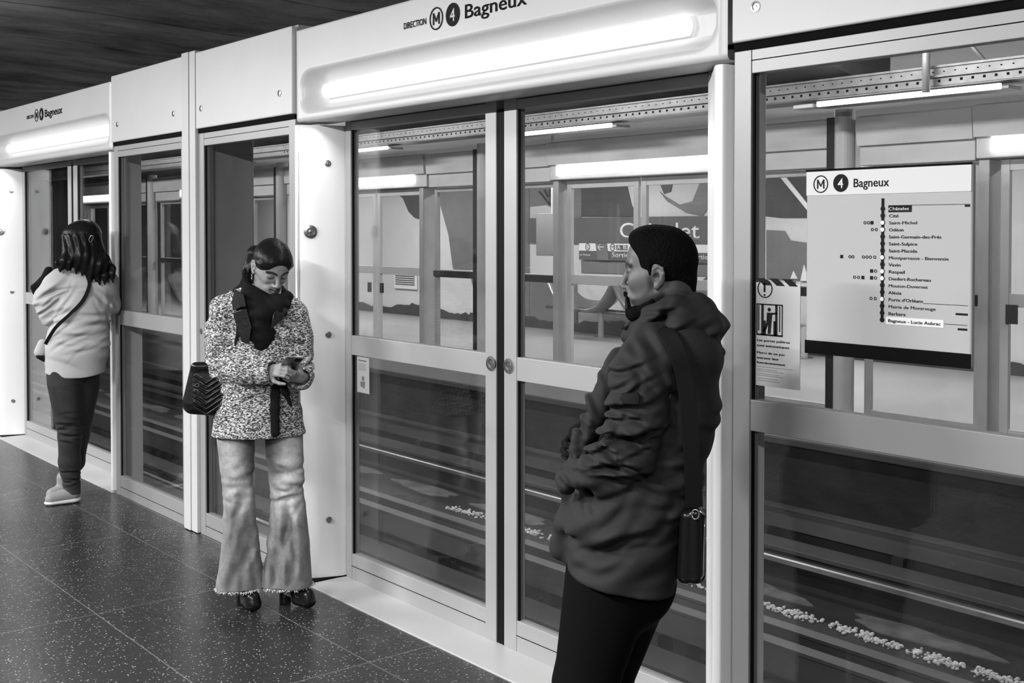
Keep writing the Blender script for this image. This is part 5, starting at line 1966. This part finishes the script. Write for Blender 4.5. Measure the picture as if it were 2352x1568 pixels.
# trousers
v = Vol(grid([(-.48, .16, .006)]), grid([(-.24, .24, .007)]), grid([(.03, .92, .006)]))
v.cone(T(1425, 1260, .0), T(1440, 1330, .0), .125, .130, .03)
v.chain([T(1400, 1330, -.07), T(1345, 1570, -.10), T(1330, 1760, -.09), T(1330, 1925, -.08)], [.115, .082, .075, .066], .04)
v.chain([T(1445, 1330, .08), T(1375, 1570, .08), T(1385, 1760, .09), T(1395, 1925, .08)], [.115, .085, .075, .066], .04)
skin('trousers', v, M['trouser'], pm)
for (a, b) in (((1335, 1938, -.08), (1262, 1950, -.12)), ((1398, 1938, .08), (1330, 1950, .06))):
    v = Vol(grid([(-.60, .10, .005)]), grid([(-.30, .24, .006)]), grid([(-.005, .14, .005)]))
    p, q = np.array(T(*a)), np.array(T(*b))
    p[2], q[2] = .055, .038
    v.cone(p, q, .048, .040, .01)
    v.cut((0, 0, -1), -.001, .004)
    skin('shoe', v, M['leather'], pm)
# black gloves held at the front, seen past the open flap
v = Vol(grid([(-.34, -.10, .003)]), grid([(-.16, .14, .003)]), grid([(1.02, 1.18, .003)]))
hand(v, T(1362, 1005, .07), (-.7, -.6, -.2), (-.3, .9, .3), 1, curl=1.0, s=1.0)
v.chain([T(1338, 982, .0), T(1322, 992, -.02), T(1326, 1018, -.02)], [.020, .018, .018], .006)
gv = T.place(skin('gloves', v, M['knit']))
tag(gv, 'black gloves tucked at the front of the man in the parka', 'gloves')
# shoulder bag
bg = thing('shoulder_bag', 'slim black shoulder bag hanging behind the hip of the man in the parka', 'bag', T.loc, rotz=T.rot)
v = Vol(grid([(-.06, .14, .003)]), grid([(-.22, .06, .0035)]), grid([(.66, .94, .003)]))
for t_ in np.linspace(0, 1, 4):
    dy = -.16 + .12 * t_
    v.cone(T(1598, 1180, dy), T(1598, 1318, dy), .020, .024, .006)
    v.cone(T(1578, 1186, dy), T(1575, 1320, dy), .018, .022, .006)
skin('bag_body', v, M['leather'], bg)
mb = MB()
mb.tube([T(1607, 1172, -.187), T(1618, 1182, -.187), T(1619, 1215, -.187), T(1616, 1320, -.187), T(1608, 1332, -.185)], .0028, 8)
local_mesh('zip', mb, M['steel'], bg, smooth=True)
mb = MB()
c_ = np.array(T(1597, 1180, -.185))
for q in range(16):
    a, b = 2 * math.pi * q / 16, 2 * math.pi * (q + 1) / 16
    mb.tube([c_ + np.array([.009 * math.cos(a), -.004, .012 * math.sin(a)]), c_ + np.array([.009 * math.cos(b), -.004, .012 * math.sin(b)])], .0022, 6)
local_mesh('clasp', mb, M['steel'], bg, smooth=True)
lpath('strap', [T(1450, 790, .15), T(1498, 752, .02), T(1522, 754, -.16), T(1552, 800, -.215), T(1572, 870, -.215), T(1584, 960, -.215), T(1590, 1060, -.212), T(1595, 1165, -.195)], .042, .004, M['strap'], bg,
      nrm=lambda t: (0, -.5, 1) if t < .25 else (.25, -1, .15))

# ---------------------------------------------------------------- woman in the pale shirt, back turned
T = Stand(152, 1154)
hc, hR = np.array(T(190, 551, .0)), rot_head(math.pi + .55, .12, .0)
v = Vol(grid([(-.24, .14, .005)]), grid([(-.24, .20, .005)]), grid([(0, 1.36, .010), (1.36, 1.74, .004)]))
add_head(v, hc, hR, True, .96)
v.cone(T(185, 640, .0), hc + hR @ np.array([0, -.02, -.05]), .052, .050, .02)
v.cone(T(188, 690, .0), T(170, 850, .0), .12, .13, .04, flat=((0, 1, 0), .65))
v.chain([T(130, 650, .0), T(105, 700, .03), T(112, 650, .16)], [.04, .036, .024], .02)
v.chain([T(250, 650, .0), T(255, 720, .04), T(215, 720, .18)], [.04, .036, .024], .02)
v.chain([T(150, 870, .0), T(160, 1000, .0), T(165, 1120, .0), T(140, 1142, -.02)], [.08, .05, .03, .025], .03)
v.chain([T(195, 870, .05), T(180, 1000, .09), T(150, 1090, .13), T(140, 1108, .13)], [.08, .05, .03, .025], .03)
hand(v, T(112, 655, .16), (-.1, .5, 1), (-1, 0, 0), 1, curl=.8, s=.85)
hand(v, T(212, 720, .18), (-1, .5, .2), (0, .6, 1), -1, curl=.8, s=.85)
pl_ = T.place(skin('person', v, M['skin']))
tag(pl_, 'woman with dark shoulder-length hair in a loose pale shirt, back turned, at far left', 'person')
v = Vol(grid([(-.20, .36, .004)]), grid([(-.22, .18, .0045)]), grid([(1.28, 1.74, .004)]))
v.frame(hc, hR)
v.ell((0, -.022, .028), (.086, .104, .092), .01)
v.ell((0, .110, -.040), (.080, .070, .110), .008, mode='sub')
v.frame()
v.chain([T(176, 545, .0), T(168, 575, -.04), T(154, 602, -.085), T(138, 618, -.08)], [.085, .064, .042, .014], .03)
v.chain([T(198, 545, .0), T(212, 580, -.04), T(230, 608, -.085), T(252, 632, -.07)], [.088, .072, .056, .022], .03)
v.chain([T(188, 555, -.04), T(194, 590, -.075), T(212, 622, -.09)], [.075, .070, .048], .03)
for (x_, y_) in ((134, 620), (143, 614), (150, 618), (160, 620), (172, 624), (184, 628), (196, 634), (206, 642), (216, 646), (226, 650), (236, 650), (246, 648), (255, 644), (260, 634)):
    v.chain([T(x_ * .6 + 78, 580, -.07), T(x_, y_ - 16, -.10), T(x_ + 4, y_ + 4, -.11)], [.024, .016, .003], .010)
v.wave(lambda X, Y, Z: .0035 * np.sin(X * 150 + 2 * np.sin(Z * 20)), (-.4, -.4, 1.2), (.4, .4, 1.6))
hr_ = skin('hair', v, M['hair'], pl_)
mb = MB()
p_ = np.array(T(209, 548, -.108))
for q in range(14):
    a, b = 2 * math.pi * q / 14, 2 * math.pi * (q + 1) / 14
    f_ = lambda u: p_ + np.array([.010 * math.cos(u) + .006 * math.sin(u), -.01, .020 * math.sin(u)])
    mb.tube([f_(a), f_(b)], .0022, 6)
local_mesh('hair_clip', mb, M['steel'], pl_, smooth=True)
v = Vol(grid([(-.26, .36, .0045)]), grid([(-.22, .30, .005)]), grid([(.72, 1.40, .0045)]))
v.cone(T(150, 652, .0), T(232, 650, .0), .092, .096, .05, flat=((0, 1, 0), .9))
v.cone(T(192, 690, .0), T(180, 790, .0), .170, .165, .05, flat=((0, 1, 0), .70))
v.cone(T(178, 790, .0), T(172, 850, .0), .160, .154, .05, flat=((0, 1, 0), .70))
v.chain([T(132, 650, .0), T(112, 690, .03), T(118, 722, .04), T(125, 690, .12)], [.080, .085, .070, .055], .03)
v.chain([T(240, 650, .0), T(248, 700, .05), T(226, 730, .16)], [.074, .070, .055], .03)
v.cone(T(176, 800, .0), T(171, 900, .0), .158, .152, .05, flat=((0, 1, 0), .70))
v.folds(T(185, 770, -.12), (.20, .12, .16), (-.08, 0, 1), .055, .009, .8, 1)
v.folds(T(120, 700, -.05), (.10, .12, .10), (-.6, 0, 1), .045, .010, .9, 2)
v.folds(T(240, 700, -.05), (.08, .12, .12), (.9, 0, .5), .05, .007, .9, 3)
v.wave(lambda X, Y, Z: .003 * np.sin(Z * 55 + X * 14) * np.sin(X * 16 + Z * 9), (-.5, -.5, .6), (.5, .5, 1.45))
# shirt tail: lower in the middle
X_, Z_ = T(175, 862, 0)[0], T(175, 864, 0)[2]
sx_, sy_, sz_ = v.ax
dd = (Z_ + .9 * (sx_[:, None, None] - X_) ** 2 - sz_[None, None, :]).astype(np.float32)
v.D = np.maximum(v.D, np.broadcast_to(dd, v.D.shape))
skin('shirt', v, M['shirt'], pl_)
v = Vol(grid([(-.20, .20, .005)]), grid([(-.16, .24, .006)]), grid([(.02, .88, .005)]))
v.cone(T(150, 850, .0), T(190, 850, .03), .105, .105, .03)
v.chain([T(150, 880, -.01), T(160, 1000, -.0), T(160, 1060, .0), T(166, 1128, .0)], [.102, .066, .062, .048], .03)
v.chain([T(192, 880, .05), T(180, 1000, .08), T(172, 1060, .10), T(152, 1095, .13)], [.096, .062, .056, .046], .03)
v.folds(T(160, 990, -.06), (.08, .10, .10), (.1, 0, 1), .030, .006, .7, 2)
v.folds(T(165, 1100, -.05), (.07, .10, .06), (.1, 0, 1), .026, .006, .7, 3)
skin('jeans', v, M['denim_dark'], pl_, tones=[(None, None, [T(150, 890, -.1), T(165, 940, -.09)], .02, .06, 2.2), (None, None, [T(165, 985, -.07), T(165, 1010, -.07)], .01, .03, 1.8), (None, None, [T(150, 1131, 0), T(182, 1131, 0)], .05, .006, 3.5)])
for (a, b, c) in (((166, 1140, .0), (118, 1146, -.03), 0), ((146, 1103, .13), (120, 1112, .10), .07)):
    v = Vol(grid([(-.20, .14, .004)]), grid([(-.14, .22, .004)]), grid([(-.004, .20, .004)]))
    p, q = np.array(T(*a)), np.array(T(*b))
    p[2], q[2] = .050, .034
    if c:
        p[2], q[2] = .05 + c * .0, .036
    v.cone(p, q, .046, .036, .01)
    v.cone(p + np.array([0, 0, .03]), p + np.array([0, 0, .075]), .040, .040, .012)
    v.cone(p, q, .050, .044, .003, flat=((0, 0, 1), .45)) if False else None
    v.cut((0, 0, -1), -.001, .003)
    so = skin('shoe', v, M['shoe_pale'], pl_)
    v = Vol(grid([(-.20, .14, .004)]), grid([(-.14, .22, .004)]), grid([(-.004, .06, .003)]))
    v.cone((p[0], p[1], .016), (q[0], q[1], .014), .050, .041, .003, flat=((0, 0, 1), .42))
    v.cut((0, 0, -1), -.001, .002)
    skin('sole', v, M['post'], so)
# shoulder items
bg = thing('crossbody_bag', 'small pale crossbody pouch on a dark strap at the hip of the far left woman', 'bag', T.loc, rotz=T.rot)
v = Vol(grid([(-.26, -.02, .004)]), grid([(-.12, .14, .004)]), grid([(.80, 1.10, .004)]))
v.cone(T(98, 790, .0), T(92, 808, .0), .030, .034, .01, flat=((.3, 1, 0), .8))
skin('pouch', v, M['shirt'], bg)
v = Vol(grid([(-.26, -.02, .004)]), grid([(-.12, .14, .004)]), grid([(.72, 1.0, .004)]))
v.cone(T(92, 816, .0), T(108, 826, .0), .024, .020, .01)
skin('pouch_base', v, M['leather'], bg)
lpath('strap', [T(200, 632, -.08), T(205, 655, -.115), T(190, 690, -.130), T(160, 722, -.130), T(128, 752, -.118), T(104, 790, -.05)], .020, .004, M['strap'], bg, nrm=(0, -1, .1))
v = Vol(grid([(-.30, .0, .004)]), grid([(-.10, .20, .004)]), grid([(1.14, 1.46, .004)]))
v.chain([T(112, 622, .0), T(100, 648, .02), T(86, 668, .04)], [.026, .028, .020], .01)
v.chain([T(98, 640, .02), T(78, 660, .04), T(80, 672, .04)], [.016, .018, .014], .01)
o = T.place(skin('folded_jacket', v, M['knit']))
tag(o, 'black garment bundled over the forearm of the woman in the pale shirt', 'garment')
